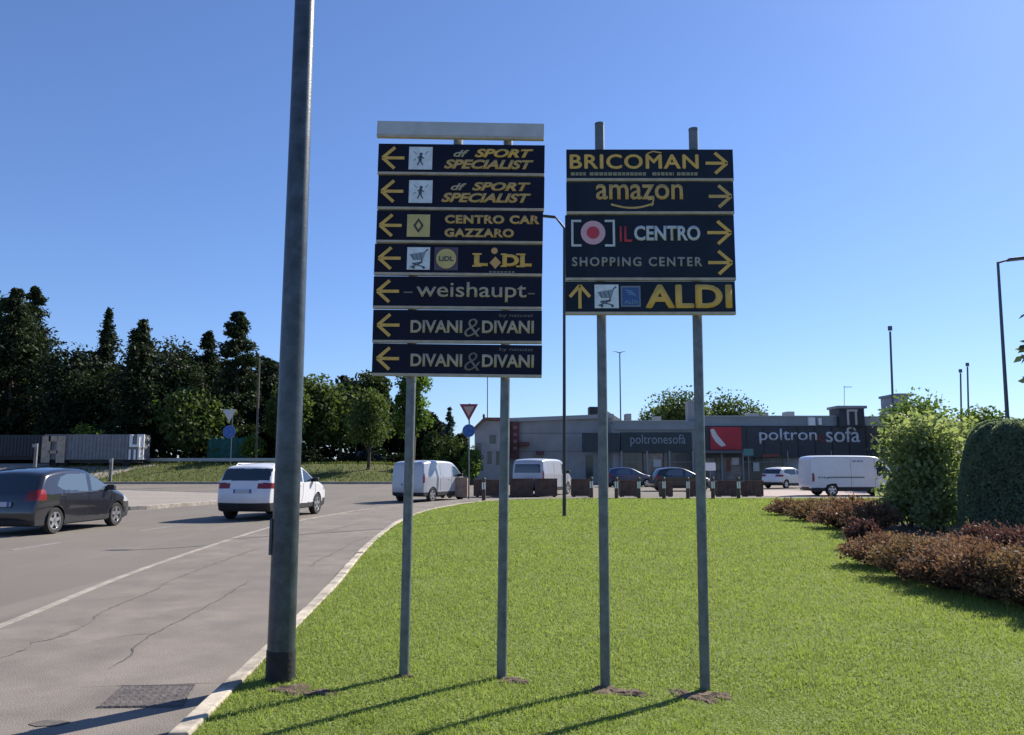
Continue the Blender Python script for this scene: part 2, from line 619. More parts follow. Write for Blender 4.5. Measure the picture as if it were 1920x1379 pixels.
# bare earth round the feet of the posts
SOIL = []
mb = MB()
for (px, py, rx, ry) in [(958, 1274, .17, .12), (1140, 1285, .21, .15), (1185, 1289, .15, .11), (1312, 1292, .22, .16), (1350, 1290, .13, .11), (545, 1294, .22, .15), (757, 1269, .10, .08), (600, 1300, .16, .09), (1270, 1285, .10, .08)]:
    c = gnd(px, py, 0.03)
    c.z = float(lawn_z(c.x, c.y))
    rx, ry = rx * .8, ry * .85
    n = 26
    vs = [(c.x, c.y, c.z + 0.014)]
    for ring, (fr, dz) in enumerate([(.35, .013), (.7, .009), (1.0, -.010)]):
        for k in range(n):
            a = 2 * math.pi * k / n
            q = fr * (1 + 0.25 * math.sin(3 * a + px) + random.uniform(-.13, .13))
            vs.append((c.x + rx * q * math.cos(a), c.y + ry * q * math.sin(a), c.z + dz + random.uniform(-.005, .006)))
    fs = [(0, 1 + k, 1 + (k + 1) % n) for k in range(n)]
    for r_ in range(2):
        for k in range(n):
            k2 = (k + 1) % n
            fs.append((1 + r_ * n + k, 1 + r_ * n + k2, 1 + (r_ + 1) * n + k2, 1 + (r_ + 1) * n + k))
    mb.add(vs, fs)
    SOIL.append((c.x, c.y, rx * .8, ry * .8))
tag(mb.build('bare_soil', soil), kind='structure')


# ------------------------------------------------------------------ leaves and grass
def card_mesh(name, verts, faces_n, per, mtl, tone, parent=None):
    """verts (N*per,3) forming N faces of `per` corners"""
    me = bpy.data.meshes.new(name)
    nv = len(verts)
    me.vertices.add(nv)
    me.vertices.foreach_set('co', verts.astype(np.float32).ravel())
    me.loops.add(nv)
    me.loops.foreach_set('vertex_index', np.arange(nv, dtype=np.int32))
    me.polygons.add(faces_n)
    me.polygons.foreach_set('loop_start', np.arange(0, nv, per, dtype=np.int32))
    at = me.attributes.new('tone', 'FLOAT', 'POINT')
    at.data.foreach_set('value', np.repeat(tone, per).astype(np.float32))
    me.materials.append(mtl)
    me.update(calc_edges=True)
    o = bpy.data.objects.new(name, me)
    C.objects.link(o)
    if parent:
        o.parent = parent
    return o


def leaf_cards(cent, size, aspect=0.55, axis=None, spread=1.0):
    n = len(cent)
    d = rng.normal(0, 1, (n, 3))
    if axis is not None:
        d = axis + d * spread
    d /= np.linalg.norm(d, axis=1)[:, None] + 1e-9
    e = rng.normal(0, 1, (n, 3))
    e = np.cross(d, e)
    e /= np.linalg.norm(e, axis=1)[:, None] + 1e-9
    s = np.asarray(size)
    s = (np.full(n, s) if s.ndim == 0 else s)[:, None]
    q = np.stack([cent - d * s * .5, cent + e * s * aspect * .5, cent + d * s * .5, cent - e * s * aspect * .5], 1)
    return q.reshape(-1, 3)


grass_m = leaf_mat('grass_blades', (0.165, 0.222, 0.045), (0.310, 0.368, 0.112), 0.45, (1.25, 1.3, 0.8))


def grass():
    N = 640000
    dmin, dmax = 3.3, 37.0
    u = rng.random(N)
    k = 0.4
    d = (dmin ** k + u * (dmax ** k - dmin ** k)) ** (1 / k)
    w = rng.uniform(-0.80, 0.80, N)
    x, y = w * d, d
    keep = in_poly(x, y, LP)
    for (sx, sy, rx, ry) in SOIL:
        e = ((x - sx) / (rx * .95)) ** 2 + ((y - sy) / (ry * .95)) ** 2
        keep &= ~((e < 1) & (rng.random(N) > .18 + .5 * e))
    x, y, d = x[keep], y[keep], d[keep]
    n = len(x)
    clump = np.sin(x * 3.1 + 2 * np.sin(y * 1.3)) * np.sin(y * 2.7 + np.sin(x * 2.1)) * .5 + .5
    fine = np.sin(x * 11.3 + 3 * np.sin(y * 6.1)) * np.sin(y * 9.7 + 2 * np.sin(x * 7.9)) * .5 + .5
    h = (0.013 + 0.013 * rng.random(n) + 0.015 * clump * fine) * (1 + 0.02 * d)
    lift = np.zeros(n)
    for _ in range(150):     # clover and dry patches
        ti = rng.integers(0, n)
        rr_ = rng.uniform(.06, .28)
        dd = ((x - x[ti]) ** 2 + ((y - y[ti]) * rng.uniform(.6, 1.2)) ** 2) / rr_ ** 2
        lift += rng.choice([-.38, -.26, .30]) * np.exp(-dd)
        h *= 1 - .25 * np.exp(-dd)
    for _ in range(60):      # coarser tufts here and there
        ti = rng.integers(0, n)
        near = (x - x[ti]) ** 2 + (y - y[ti]) ** 2 < rng.uniform(.04, .11) ** 2
        h[near] *= rng.uniform(1.3, 2.0)
        lift[near] = rng.uniform(-.25, .35)
    wd = (0.0028 + 0.0022 * rng.random(n)) * (d / 5) ** 0.8
    a = rng.uniform(0, 2 * math.pi, n)
    b = rng.uniform(0, 2 * math.pi, n)
    lean = h * rng.uniform(0.2, 1.1, n)
    z = lawn_z(x, y) - 0.002
    p0 = np.stack([x - wd * np.cos(a), y - wd * np.sin(a), z], 1)
    p1 = np.stack([x + wd * np.cos(a), y + wd * np.sin(a), z], 1)
    p2 = np.stack([x + lean * np.cos(b), y + lean * np.sin(b), z + h], 1)
    v = np.stack([p0, p1, p2], 1).reshape(-1, 3)
    tone = np.clip(0.40 + 0.14 * clump + 0.16 * rng.normal(0, 1, n) + 0.08 * fine + lift, 0, 1)
    o = card_mesh('grass', v, n, 3, grass_m, tone)
    tag(o, kind='stuff')
    o['label'] = 'short green mown grass covering the lawn under the signs'
    o['category'] = 'grass'


grass()

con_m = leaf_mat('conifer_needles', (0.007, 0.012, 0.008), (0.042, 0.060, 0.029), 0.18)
con2_m = leaf_mat('blue_conifer_needles', (0.030, 0.050, 0.040), (0.085, 0.115, 0.090), 0.2)
broad_m = leaf_mat('broad_leaves', (0.016, 0.030, 0.010), (0.075, 0.10, 0.030), 0.25)
mid_m = leaf_mat('olive_green_leaves', (0.030, 0.055, 0.018), (0.115, 0.150, 0.050), 0.3)
lime_m = leaf_mat('lime_leaves', (0.045, 0.085, 0.018), (0.13, 0.19, 0.045), 0.35)
pale_m = leaf_mat('pale_shrub_leaves', (0.120, 0.165, 0.075), (0.38, 0.42, 0.22), 0.52, (1.2, 1.25, 0.7))
hedge_m = leaf_mat('clipped_hedge_leaves', (0.125, 0.175, 0.135), (0.22, 0.27, 0.16), 0.5, (1.4, 1.4, 1.0))
red_m = leaf_mat('red_brown_leaves', (0.10, 0.055, 0.036), (0.225, 0.148, 0.102), 0.4, (1.25, 1.1, 0.85))
rust_m = leaf_mat('rusty_green_leaves', (0.10, 0.065, 0.038), (0.25, 0.18, 0.11), 0.4, (1.2, 1.1, 0.8))
purple_m = leaf_mat('purple_leaves', (0.060, 0.036, 0.034), (0.17, 0.10, 0.080), 0.35, (1.2, 1.0, 0.9))
under_m = leaf_mat('undergrowth_leaves', (0.006, 0.011, 0.006), (0.026, 0.036, 0.015), 0.15)


def crown_broad(name, w, h, z0, n, leaf, m, parent, clumps=26, squash=1.0, taper=0.0, seed=0, boxy=1.0):
    """lumpy leaf-clump crown: ellipsoid of width w, height h starting at z0"""
    g = np.random.default_rng(seed)
    c = g.normal(0, 1, (clumps, 3))
    c /= np.linalg.norm(c, axis=1)[:, None]
    if boxy != 1.0:
        c = np.sign(c) * np.abs(c) ** boxy * .92
    c *= (g.random(clumps) ** 0.45)[:, None] * 0.74
    c[:, 0] *= w / 2
    c[:, 1] *= w / 2 * squash
    zt = (c[:, 2] + 1) / 2
    c[:, :2] *= (1 - taper * zt)[:, None]
    c[:, 2] = z0 + h / 2 + c[:, 2] * h / 2
    r = (0.20 + 0.17 * g.random(clumps)) * min(w, h * 1.2)
    r = r * (1 - 0.4 * taper * zt)
    idx = g.integers(0, clumps, n)
    d = g.normal(0, 1, (n, 3))
    d /= np.linalg.norm(d, axis=1)[:, None]
    rad = (0.35 + 0.75 * g.random(n) ** 0.6)
    pts = c[idx] + d * (r[idx] * rad)[:, None] * np.array([1, 1, 0.8])
    ct = g.random(clumps)
    tone = np.clip(ct[idx] * .6 + g.random(n) * .5 - .05, 0, 1)
    v = leaf_cards(pts, leaf * g.uniform(.7, 1.35, n))
    return card_mesh(name, v, n, 4, m, tone, parent), c


def trunk(parent, h, r, limbs=None, base=0.0):
    mb = MB()
    mb.tube([(0, 0, base - .3), (0.02 * h, 0.0, h * .35), (-.01 * h, .01 * h, h * .7), (0, 0, h)], [r * 1.2, r * .9, r * .6, r * .2], 10)
    for c in (limbs if limbs is not None else []):
        a = Vector((0, 0, max(h * .25, min(c[2] - 0.25 * h, h * .8))))
        b = Vector(c)
        mb.tube([a, a.lerp(b, .5) + Vector((0, 0, -.03 * h)), b], [r * .45, r * .3, r * .1], 6)
    return mb.build('trunk', bark, parent, smooth_=True)


def crown_conifer(name, w, h, z0, n, leaf, m, parent, kind='spire', seed=0, gap=0.0):
    g = np.random.default_rng(seed)
    t = g.random(n * 2)
    if kind == 'spire':
        prof = lambda t: np.clip((1 - t) ** .72 * (.62 + .38 * np.minimum(1, t / .15)), 0.02, 1)
    elif kind == 'column':
        prof = lambda t: np.clip((1 - t ** 1.7) ** .62 * (.85 + .15 * np.minimum(1, t / .3)), 0.03, 1)
    else:
        prof = lambda t: np.clip((1 - t) ** .95, 0.015, 1)
    nb = int(h * 7)
    bt = np.sort(g.random(nb)) ** .9
    ba = g.uniform(0, 2 * math.pi, nb)
    bl = (w / 2) * prof(bt) * (0.72 + .42 * g.random(nb))
    if gap:
        bl *= np.where(g.random(nb) < gap, .45, 1)
    i = g.integers(0, nb, n)
    s = g.random(n) ** .55
    droop = -0.20 if kind != 'column' else .12
    env = .30 + .70 * np.clip((1 - bt[i]) / .25, 0, 1)
    px = bl[i] * s * np.cos(ba[i])
    py = bl[i] * s * np.sin(ba[i])
    pz = z0 + bt[i] * h + droop * bl[i] * s * (1 if kind != 'spire' else s)
    jit = 0.055 * w * (0.5 + s) * .8 * env
    pts = np.stack([px + g.normal(0, 1, n) * jit, py + g.normal(0, 1, n) * jit, pz + g.normal(0, 1, n) * jit * .7], 1)
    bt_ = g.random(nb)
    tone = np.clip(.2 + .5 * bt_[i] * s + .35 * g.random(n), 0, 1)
    ax = np.stack([np.cos(ba[i]), np.sin(ba[i]), np.full(n, -.25)], 1)
    v = leaf_cards(pts, leaf * g.uniform(.6, 1.4, n), .5, ax, .7)
    return card_mesh(name, v, n, 4, m, tone, parent)


# ------------------------------------------------------------------ writing and marks on signs
def text_mesh(name, body, m, parent, x, z, y, width=None, height=None, bold=0.0, shear=0.0, align='LEFT', space=1.0, ext=0.0015, smear=0.0):
    cu = bpy.data.curves.new(name, 'FONT')
    cu.body = body
    cu.size = 1.0
    cu.shear = shear
    cu.offset = bold
    cu.space_character = space
    cu.extrude = 0.0
    cu.resolution_u = 4
    tmp = bpy.data.objects.new('tmp', cu)
    C.objects.link(tmp)
    dg = bpy.context.evaluated_depsgraph_get()
    me = bpy.data.meshes.new_from_object(tmp.evaluated_get(dg))
    bpy.data.objects.remove(tmp)
    co = np.zeros(len(me.vertices) * 3)
    me.vertices.foreach_get('co', co)
    co = co.reshape(-1, 3)
    lo, hi = co.min(0), co.max(0)
    sx = width / (hi[0] - lo[0])
    sz = height / (hi[1] - lo[1]) if height else sx
    nx = (co[:, 0] - lo[0]) * sx + x
    nz = (co[:, 1] - lo[1]) * sz + z
    out = np.stack([nx, np.full(len(co), y), nz], 1)
    me.vertices.foreach_set('co', out.ravel())
    # give the film a little thickness
    bm = bmesh.new()
    bm.from_mesh(me)
    r = bmesh.ops.extrude_face_region(bm, geom=bm.faces[:])
    bmesh.ops.translate(bm, vec=(0, -ext, 0), verts=[g for g in r['geom'] if isinstance(g, bmesh.types.BMVert)])
    bmesh.ops.recalc_face_normals(bm, faces=bm.faces)
    bm.to_mesh(me)
    bm.free()
    if smear:      # heavier strokes: the same letters laid again a little to either side, each layer proud of the last
        bm = bmesh.new()
        bm.from_mesh(me)
        base = bm.faces[:]
        for dx, dz, dy in ((-smear, 0, .0004), (smear, 0, .0008), (0, smear * .7, .0012), (0, -smear * .7, .0016)):
            g = bmesh.ops.duplicate(bm, geom=base)['geom']
            bmesh.ops.translate(bm, vec=(dx, -dy, dz), verts=[q for q in g if isinstance(q, bmesh.types.BMVert)])
        bm.to_mesh(me)
        bm.free()
    me.materials.clear()
    me.materials.append(m)
    me.name = name
    o = bpy.data.objects.new(name, me)
    C.objects.link(o)
    if parent:
        o.parent = parent
    return o


def stroke(mb, pts, w, y0, y1, mi=0):
    """thick line through XZ points"""
    for (a, b) in zip(pts[:-1], pts[1:]):
        a, b = Vector(a), Vector(b)
        d = (b - a).normalized()
        n = Vector((-d.y, d.x)) * w / 2
        mb.prism([a + n, a - n, b - n, b + n], y0, y1, mi)


def disc(mb, cx, cz, r, y0, y1, mi=0, n=28, r_in=None):
    if r_in is None:
        mb.prism([(cx + r * math.cos(2 * math.pi * k / n), cz + r * math.sin(2 * math.pi * k / n)) for k in range(n)], y0, y1, mi)
    else:
        for k in range(n):
            a, b = 2 * math.pi * k / n, 2 * math.pi * (k + 1) / n
            mb.prism([(cx + r * math.cos(a), cz + r * math.sin(a)), (cx + r * math.cos(b), cz + r * math.sin(b)),
                      (cx + r_in * math.cos(b), cz + r_in * math.sin(b)), (cx + r_in * math.cos(a), cz + r_in * math.sin(a))], y0, y1, mi)


def arrow(parent, cx, cz, dirn, m, y, s=0.165):
    mb = MB()
    h = s * .50
    w = 0.023
    if dirn == 'left':
        stroke(mb, [(cx + s / 2, cz), (cx - s / 2 + .004, cz)], w, y - .0015, y)
        stroke(mb, [(cx + .01, cz + h), (cx - s / 2, cz), (cx + .01, cz - h)], w * 1.05, y - .003, y - .0016)
    elif dirn == 'right':
        stroke(mb, [(cx - s / 2, cz), (cx + s / 2 - .004, cz)], w, y - .0015, y)
        stroke(mb, [(cx - .01, cz + h), (cx + s / 2, cz), (cx - .01, cz - h)], w * 1.05, y - .003, y - .0016)
    else:
        stroke(mb, [(cx, cz - s / 2), (cx, cz + s / 2 - .004)], w, y - .0015, y)
        stroke(mb, [(cx - h * .85, cz), (cx, cz + s / 2), (cx + h * .85, cz)], w * 1.05, y - .003, y - .0016)
    return mb.build('arrow', m, parent)


def pictogram(parent, cx, cz, s, kind, y):
    mb = MB()
    h = s / 2
    y1, y2 = y - .0015, y - .003
    if kind in ('sport', 'cart'):
        mb.box(cx - h, cx + h, y1, y, cz - h, cz + h, 0)
        if kind == 'sport':
            disc(mb, cx + .003, cz + .032, .012, y2, y1 - .0002, 1)
            stroke(mb, [(cx, cz + .02), (cx - .004, cz - .02)], .024, y2, y1 - .0002, 1)
            stroke(mb, [(cx - .025, cz + .004), (cx + .002, cz + .014), (cx + .026, cz - .004)], .008, y2 - .001, y2 - .0002, 1)
            stroke(mb, [(cx - .022, cz - .055), (cx - .003, cz - .015), (cx + .018, cz - .055)], .009, y2 - .001, y2 - .0002, 1)
            stroke(mb, [(cx - .055, cz + .055), (cx - .03, cz + .03)], .006, y2, y1 - .0002, 2)
            stroke(mb, [(cx + .055, cz + .055), (cx + .034, cz + .03)], .006, y2, y1 - .0002, 2)
            stroke(mb, [(cx - .055, cz - .02), (cx - .035, cz - .005)], .006, y2, y1 - .0002, 2)
        else:
            stroke(mb, [(cx + .07, cz + .07), (cx + .05, cz + .055), (cx + .02, cz - .03), (cx - .045, cz - .04)], .009, y2, y1 - .0002, 1)
            mb.prism([(cx - .068, cz + .03), (cx + .052, cz + .052), (cx + .03, cz - .012), (cx - .04, cz - .012)], y2 - .001, y2 - .0002, 2)
            for (dx, dz) in ((-.05, .02), (-.02, .02), (.01, .025)):
                stroke(mb, [(cx + dx, cz + dz + .012), (cx + dx + .016, cz - .012)], .005, y2 - .002, y2 - .0012, 1)
            stroke(mb, [(cx - .045, cz - .04), (cx + .045, cz - .065)], .008, y2 - .001, y2 - .0002, 1)
            stroke(mb, [(cx + .03, cz - .03), (cx - .06, cz - .068)], .008, y2 - .002, y2 - .0012, 1)
            disc(mb, cx - .035, cz - .07, .010, y2 - .003, y2 - .0021, 1, 14)
            disc(mb, cx + .04, cz - .07, .010, y2 - .003, y2 - .0021, 1, 14)
        return mb.build('pictogram', [picto, picto_ink, mat('pictogram_grey', (0.22, 0.27, 0.33), 0.5)], parent)
    if kind == 'diamond':
        mb.box(cx - h, cx + h, y1, y, cz - h, cz + h, 0)
        o, i = [(0, .058), (.040, 0), (0, -.058), (-.040, 0)], [(0, .032), (.020, 0), (0, -.032), (-.020, 0)]
        for k in range(4):
            k2 = (k + 1) % 4
            mb.prism([(cx + o[k][0], cz + o[k][1]), (cx + o[k2][0], cz + o[k2][1]), (cx + i[k2][0], cz + i[k2][1]), (cx + i[k][0], cz + i[k][1])], y2, y1 - .0002, 1)
        return mb.build('logo', [picto_yel, mat('logo_ink', (0.05, 0.045, 0.03), 0.5)], parent)
    if kind == 'round':
        mb.box(cx - h, cx + h, y1, y, cz - h, cz + h, 0)
        disc(mb, cx, cz, h * .86, y2, y1 - .0002, 1, 32)
        disc(mb, cx, cz, h * .93, y2, y1 - .0002, 2, 32, h * .87)
        o = mb.build('logo', [mat('logo_violet', (0.075, 0.06, 0.11), 0.5), picto_yel, mat('logo_dark_red', (0.14, 0.03, 0.03), 0.5)], parent)
        text_mesh('lettering', 'LiDL', picto_ink, parent, cx - .055, cz - .018, y2 - .0002, .11, .036, bold=.03)
        return o
    if kind == 'blue':
        mb.box(cx - h, cx + h, y1, y, cz - h * 1.08, cz + h * 1.08, 0)
        mb.box(cx - h * .84, cx + h * .84, y2, y1 - .0002, cz - h * .9, cz + h * .9, 1)
        for k in range(3):
            pts = [(cx - .04 + .012 * k + .055 * t, cz + .045 - .014 * k - .012 * t * t) for t in (0, .5, 1.0)]
            stroke(mb, pts, .007, y2 - .001, y2 - .0002, 2)
        o = mb.build('logo', [mat('logo_frame', (0.16, 0.19, 0.27), 0.5), logo_blue, mat('logo_lightblue', (0.14, 0.25, 0.42), 0.5)], parent)
        text_mesh('lettering', 'ALDI', mat('logo_lightblue', (0, 0, 0)), parent, cx - .048, cz - .055, y2 - .0002, .096, .028, bold=.03)
        return o


# ------------------------------------------------------------------ direction signs
SY = 5.615           # plane of the left plates; the right stand is nearer


def sign_root(name, label, px_mid):
    p = gnd(px_mid, 1278, 0)
    r = empty(name, (p.x, SY, 0.03))
    tag(r, label, 'direction sign', 'direction sign stands on the lawn')
    return r


def post(root, pxb, pyb, pxt, pyt, rad=0.035):
    b = onp(pxb, pyb, SY + .075)
    b.z = -.1
    t = onp(pxt, pyt, SY + .075)
    L = root.location
    mb = MB()
    d = [(b - L), (b - L).lerp(t - L, .5), t - L]
    mb.tube(d, rad, 18)
    mb.tube([d[2], d[2] + Vector((0, 0, .012))], rad * 1.04, 18)
    return mb.build('post', galv2, root, smooth_=True)


def panel(root, xl, xr, ytl, ybl, ytr, ybr, film, name='panel'):
    """a plate from pixel corners; returns it plus converters from pixels to its own frame"""
    tl, tr, bl, br = onp(xl, ytl, SY), onp(xr, ytr, SY), onp(xl, ybl, SY), onp(xr, ybr, SY)
    c = (tl + tr + bl + br) / 4
    w = ((tr - tl).length + (br - bl).length) / 2
    h = ((tl - bl).length + (tr - br).length) / 2
    roll = math.atan2((tr - tl).z + (br - bl).z, (tr - tl).x + (br - bl).x)
    rail = 0.022
    mb = MB()
    mb.box(-w / 2, w / 2, -.014, .014, -h / 2 + rail, h / 2, 0)
    mb.box(-w / 2 + .004, w / 2 - .004, .0145, .017, -h / 2 + rail + .004, h / 2 - .004, 1)
    o = mb.build(name, [film, sign_back], root, bevel=.003)
    o.location = c - root.location
    o.rotation_euler = (0, -roll, R(-1.0) if root.name.endswith('panel_sign') else 0)
    mb = MB()
    mb.box(-w / 2, w / 2, -.018, .02, -h / 2, -h / 2 + rail - .001)
    mb.build('lit_edge_rail', rail_mat, o, bevel=.003)  # strip drawn pale as the lit lower edge of the plate
    for sx in (-.3, .3):      # clamps that hold the plate to the posts
        mb = MB()
        mb.box(w * sx - .05, w * sx + .05, .018, .045, -.02, .02)
        mb.build('clamp', dark_metal, o)
    X = lambda px: (px - (xl + xr) / 2) / (xr - xl) * w
    Z = lambda py: -(py - (ytl + ybl + ytr + ybr) / 4) / (((ybl - ytl) + (ybr - ytr)) / 2) * h
    W = lambda a: a / (xr - xl) * w
    return o, X, Z, W


YF = -.0142
sl = sign_root('direction_panel_sign', 'left sign stand of seven dark plates with left arrows under a blank grey plate', 850)
post(sl, 757, 1270, 771, 715)
post(sl, 940, 1275, 953, 246)
# the first post goes on up behind the plates; a short stub carries the blank plate
mb = MB()
a, b = onp(771, 716, SY + .075) - sl.location, onp(781, 300, SY + .075) - sl.location
mb.tube([a, b], .038, 18)
a, b = onp(857, 330, SY + .075) - sl.location, onp(860, 246, SY + .075) - sl.location
mb2 = MB()
mb2.tube([a, b], .036, 18)
mb.build('post', galv2, sl, smooth_=True)
mb2.build('stub_post', galv2, sl, smooth_=True)
# blank plate on top
p0, X, Z, W = panel(sl, 707, 1020, 226, 258, 236, 264, blank_mat, 'blank_panel')

LEFT = [(709, 1021, 270, 327, 275, 333), (708.5, 1020.5, 329, 393, 335, 398), (706, 1018, 395, 455, 399, 460), (702, 1017, 457, 516, 462, 520),
        (700, 1016, 518, 579, 522, 582), (699, 1016, 581, 643, 584, 646), (698, 1016, 645, 704, 648, 710)]
for i, (xl, xr, ytl, ybl, ytr, ybr) in enumerate(LEFT):
    p, X, Z, W = panel(sl, xl, xr, ytl, ybl, ytr, ybr, navy)
    zc = .008
    ax0 = (718, 716, 713, 711, 708, 709, 708)[i] + 20
    arrow(p, X(ax0), zc, 'left', yellow, YF, W(41))
    if i < 2:
        dx = 0 if i == 0 else -5
        pictogram(p, X(789), zc, W(44), 'sport', YF)
        text_mesh('lettering', 'df', cream, p, X(850 + dx), .022, YF, W(30), .055, bold=.03, shear=.35)
        text_mesh('lettering', 'SPORT', yellow if i == 0 else gold, p, X(890 + dx), .020, YF, W(110), .068, bold=.045, shear=.3)
        text_mesh('lettering', 'SPECIALIST', gold, p, X(833 + dx), -.072, YF, W(168), .074, bold=.045, shear=.3)
    elif i == 2:
        pictogram(p, X(785), zc, W(43), 'diamond', YF)
        text_mesh('lettering', 'CENTRO CAR', gold, p, X(834), .026, YF, W(178), .068, bold=.05, space=1.1)
        text_mesh('lettering', 'GAZZARO', gold, p, X(834), -.078, YF, W(130), .068, bold=.05, space=1.1)
    elif i == 3:
        pictogram(p, X(785), zc, W(43), 'cart', YF)
        pictogram(p, X(837), zc, W(44), 'round', YF)
        text_mesh('lettering', 'L', yellow, p, X(889), -.045, YF, W(26), .092, bold=.05)
        text_mesh('lettering', 'DL', yellow, p, X(942), -.045, YF, W(55), .092, bold=.05, space=1.05)
        for (q0, q1, zt) in ((886, 903, .040), (886, 903, -.051), (939, 950, .040), (939, 950, -.051), (968, 985, .040), (968, 985, -.051)):
            mb2 = MB()
            mb2.box(X(q0), X(q1), YF - .003, YF - .0016, zt, zt + .012)
            mb2.build('serif', yellow, p)
        mb = MB()      # tilted i of the word, with its ball
        cx = X(929)
        mb.prism([(cx, .028), (cx + .042, -.018), (cx, -.066), (cx - .042, -.018)], YF - .0015, YF)
        disc(mb, cx - .008, .072, .024, YF - .0015, YF)
        mb.build('lettering', mat('orange_letter_film', (0.60, 0.34, 0.12), 0.5), p)
        mb = MB()
        for q in range(7):
            mb.box(X(918) + q * .028, X(918) + q * .028 + .02, YF - .0015, YF, -.096, -.082)
        mb.build('small_print', faint, p)
    elif i == 4:
        text_mesh('lettering', 'weishaupt', cream, p, X(781), -.068, YF, W(206), .150, bold=.008)
        mb = MB()
        mb.box(X(757), X(774), YF - .0015, YF, -.004, .006)
        mb.build('dash', faint, p)
        mb = MB()
        mb.box(X(990), X(1003), YF - .0015, YF, -.008, .002)
        mb.build('dash', faint, p)
    else:
        text_mesh('lettering', 'DIVANI', cream, p, X(770), -.048, YF, W(97), .095, bold=.03)
        text_mesh('ampersand', '&', faint if i == 6 else mat('ampersand_film', (0.24, 0.22, 0.17), 0.6), p, X(871), -.075, YF, W(30), .135, bold=-.012, shear=.15)
        text_mesh('lettering', 'DIVANI', cream, p, X(904), -.048, YF, W(97), .095, bold=.03)
        text_mesh('small_print', 'by natuzzi', faint, p, X(936), .068, YF, W(62), .03)

SY = 5.455
sr = sign_root('direction_board_sign', 'right sign stand with right arrows and one up arrow, two posts rising above it', 1228)
post(sr, 1135, 1285, 1124, 235)
post(sr, 1322, 1298, 1300, 245)
RIGHT = [(1062, 1374, 282, 341), (1062, 1375, 343, 403), (1060, 1377, 405, 527), (1060, 1378, 529, 591)]
for i, (xl, xr, yt, yb) in enumerate(RIGHT):
    p, X, Z, W = panel(sr, xl, xr, yt, yb, yt, yb, navy2)
    if i == 0:
        text_mesh('lettering', 'BRICOMAN', yellow, p, X(1069), Z(318), YF, W(239), W(27), bold=.0, space=1.10, smear=.0045)
        mb = MB()
        stroke(mb, [(X(1212), Z(291)), (X(1224), Z(286)), (X(1240), Z(289))], .010, YF - .004, YF - .0018)
        mb.build('roof_mark', gold, p)
        mb = MB()
        for (s, e) in ((1070, 1098), (1105, 1210), (1222, 1262), (1268, 1308)):
            q = s
            while q < e:
                ww = random.uniform(5, 8)
                mb.box(X(q), X(min(q + ww, e)), YF - .0015, YF, Z(331), Z(325))
                q += ww + 1.6
        mb.build('small_print', mat('small_print_film', (0.26, 0.23, 0.15), 0.6), p)
        arrow(p, X(1342), Z(308), 'right', yellow, YF, W(40))
    elif i == 1:
        text_mesh('lettering', 'amazon', gold, p, X(1117), Z(376), YF, W(163), W(30), bold=.014)
        mb = MB()
        pts = []
        for k in range(15):
            t = k / 14
            pts.append((X(1145 + 80 * t), Z(382 + 11 * math.sin(math.pi * (.08 + .80 * t)) - 3 * t)))
        stroke(mb, pts, .014, YF - .0015, YF)
        stroke(mb, [(X(1214), Z(376)), (X(1225), Z(375)), (X(1221), Z(388))], .011, YF - .003, YF - .0016)
        mb.build('smile_mark', gold, p)
        arrow(p, X(1349), Z(370), 'right', gold, YF, W(42))
    elif i == 2:
        mb = MB()
        for s in (-1, 1):
            e = X(1112 + s * 41)
            i_ = X(1112 + s * 22)
            stroke(mb, [(i_, Z(416)), (e, Z(416))], .016, YF - .0015, YF)
            stroke(mb, [(e - s * .008, Z(414)), (e - s * .008, Z(464))], .016, YF - .003, YF - .0016)
            stroke(mb, [(i_, Z(462)), (e, Z(462))], .016, YF - .0015, YF)
        disc(mb, X(1112), Z(438), W(23), YF - .0015, YF, 1, 36, W(12))
        disc(mb, X(1112), Z(438), W(12), YF - .003, YF - .0005, 2, 30)
        mb.build('logo', [paleg, logo_pink, logo_red], p)
        text_mesh('lettering', 'IL', logo_red, p, X(1162), Z(455), YF, W(23), W(30), bold=.004)
        text_mesh('lettering', 'CENTRO', paleg, p, X(1189), Z(453), YF, W(124), W(29), bold=.03)
        text_mesh('lettering', 'SHOPPING CENTER', mat('grey_letter_film', (0.30, 0.29, 0.27), 0.6), p, X(1072), Z(501), YF, W(243), W(18), bold=.025, space=1.25)
        arrow(p, X(1348), Z(438), 'right', yellow, YF, W(44))
        arrow(p, X(1348), Z(494), 'right', yellow, YF, W(44))
    else:
        arrow(p, X(1087), Z(558), 'up', yellow, YF, W(44))
        pictogram(p, X(1137), Z(557), W(45), 'cart', YF)
        pictogram(p, X(1182), Z(557), W(37), 'blue', YF)
        text_mesh('lettering', 'ALDI', yellow, p, X(1211), Z(578), YF, W(159), W(43), bold=.015, space=1.04, smear=.006)

# ------------------------------------------------------------------ near lamp post
b = gnd(525, 1284, 0)
lp = empty('lamp_post', (b.x, b.y, 0))
tag(lp, 'thick galvanised lamp post with black base sleeve in the left foreground', 'lamp post')
mb = MB()
mb.tube([(0, 0, -.2), (0, 0, .0), (0, 0, 5.2), (0, 0, 9.8)], [.097, .096, .074, .052], 28)
mb.build('pole', galv, lp, smooth_=True)
mb = MB()
mb.tube([(0, 0, -.1), (0, 0, .235)], [.1015, .0995], 28)
mb.build('base_sleeve', bitumen, lp, smooth_=True)
mb = MB()
mb.box(-.100, -.078, -.055, .055, .88, 1.13)
mb.build('inspection_cover', galv, lp, bevel=.006)
mb = MB()
mb.tube([(0, 0, 9.75), (-.05, .05, 10.15), (-.7, .5, 10.4), (-1.5, 1.1, 10.5)], [.05, .04, .036, .034], 12)
mb.build('arm', galv, lp, smooth_=True)
hd = MB()
hd.box(-.42, .42, -.16, .16, -.05, .06)
o = hd.build('lamp_head', dark_metal, lp, bevel=.04)
o.location = (-1.75, 1.28, 10.5)
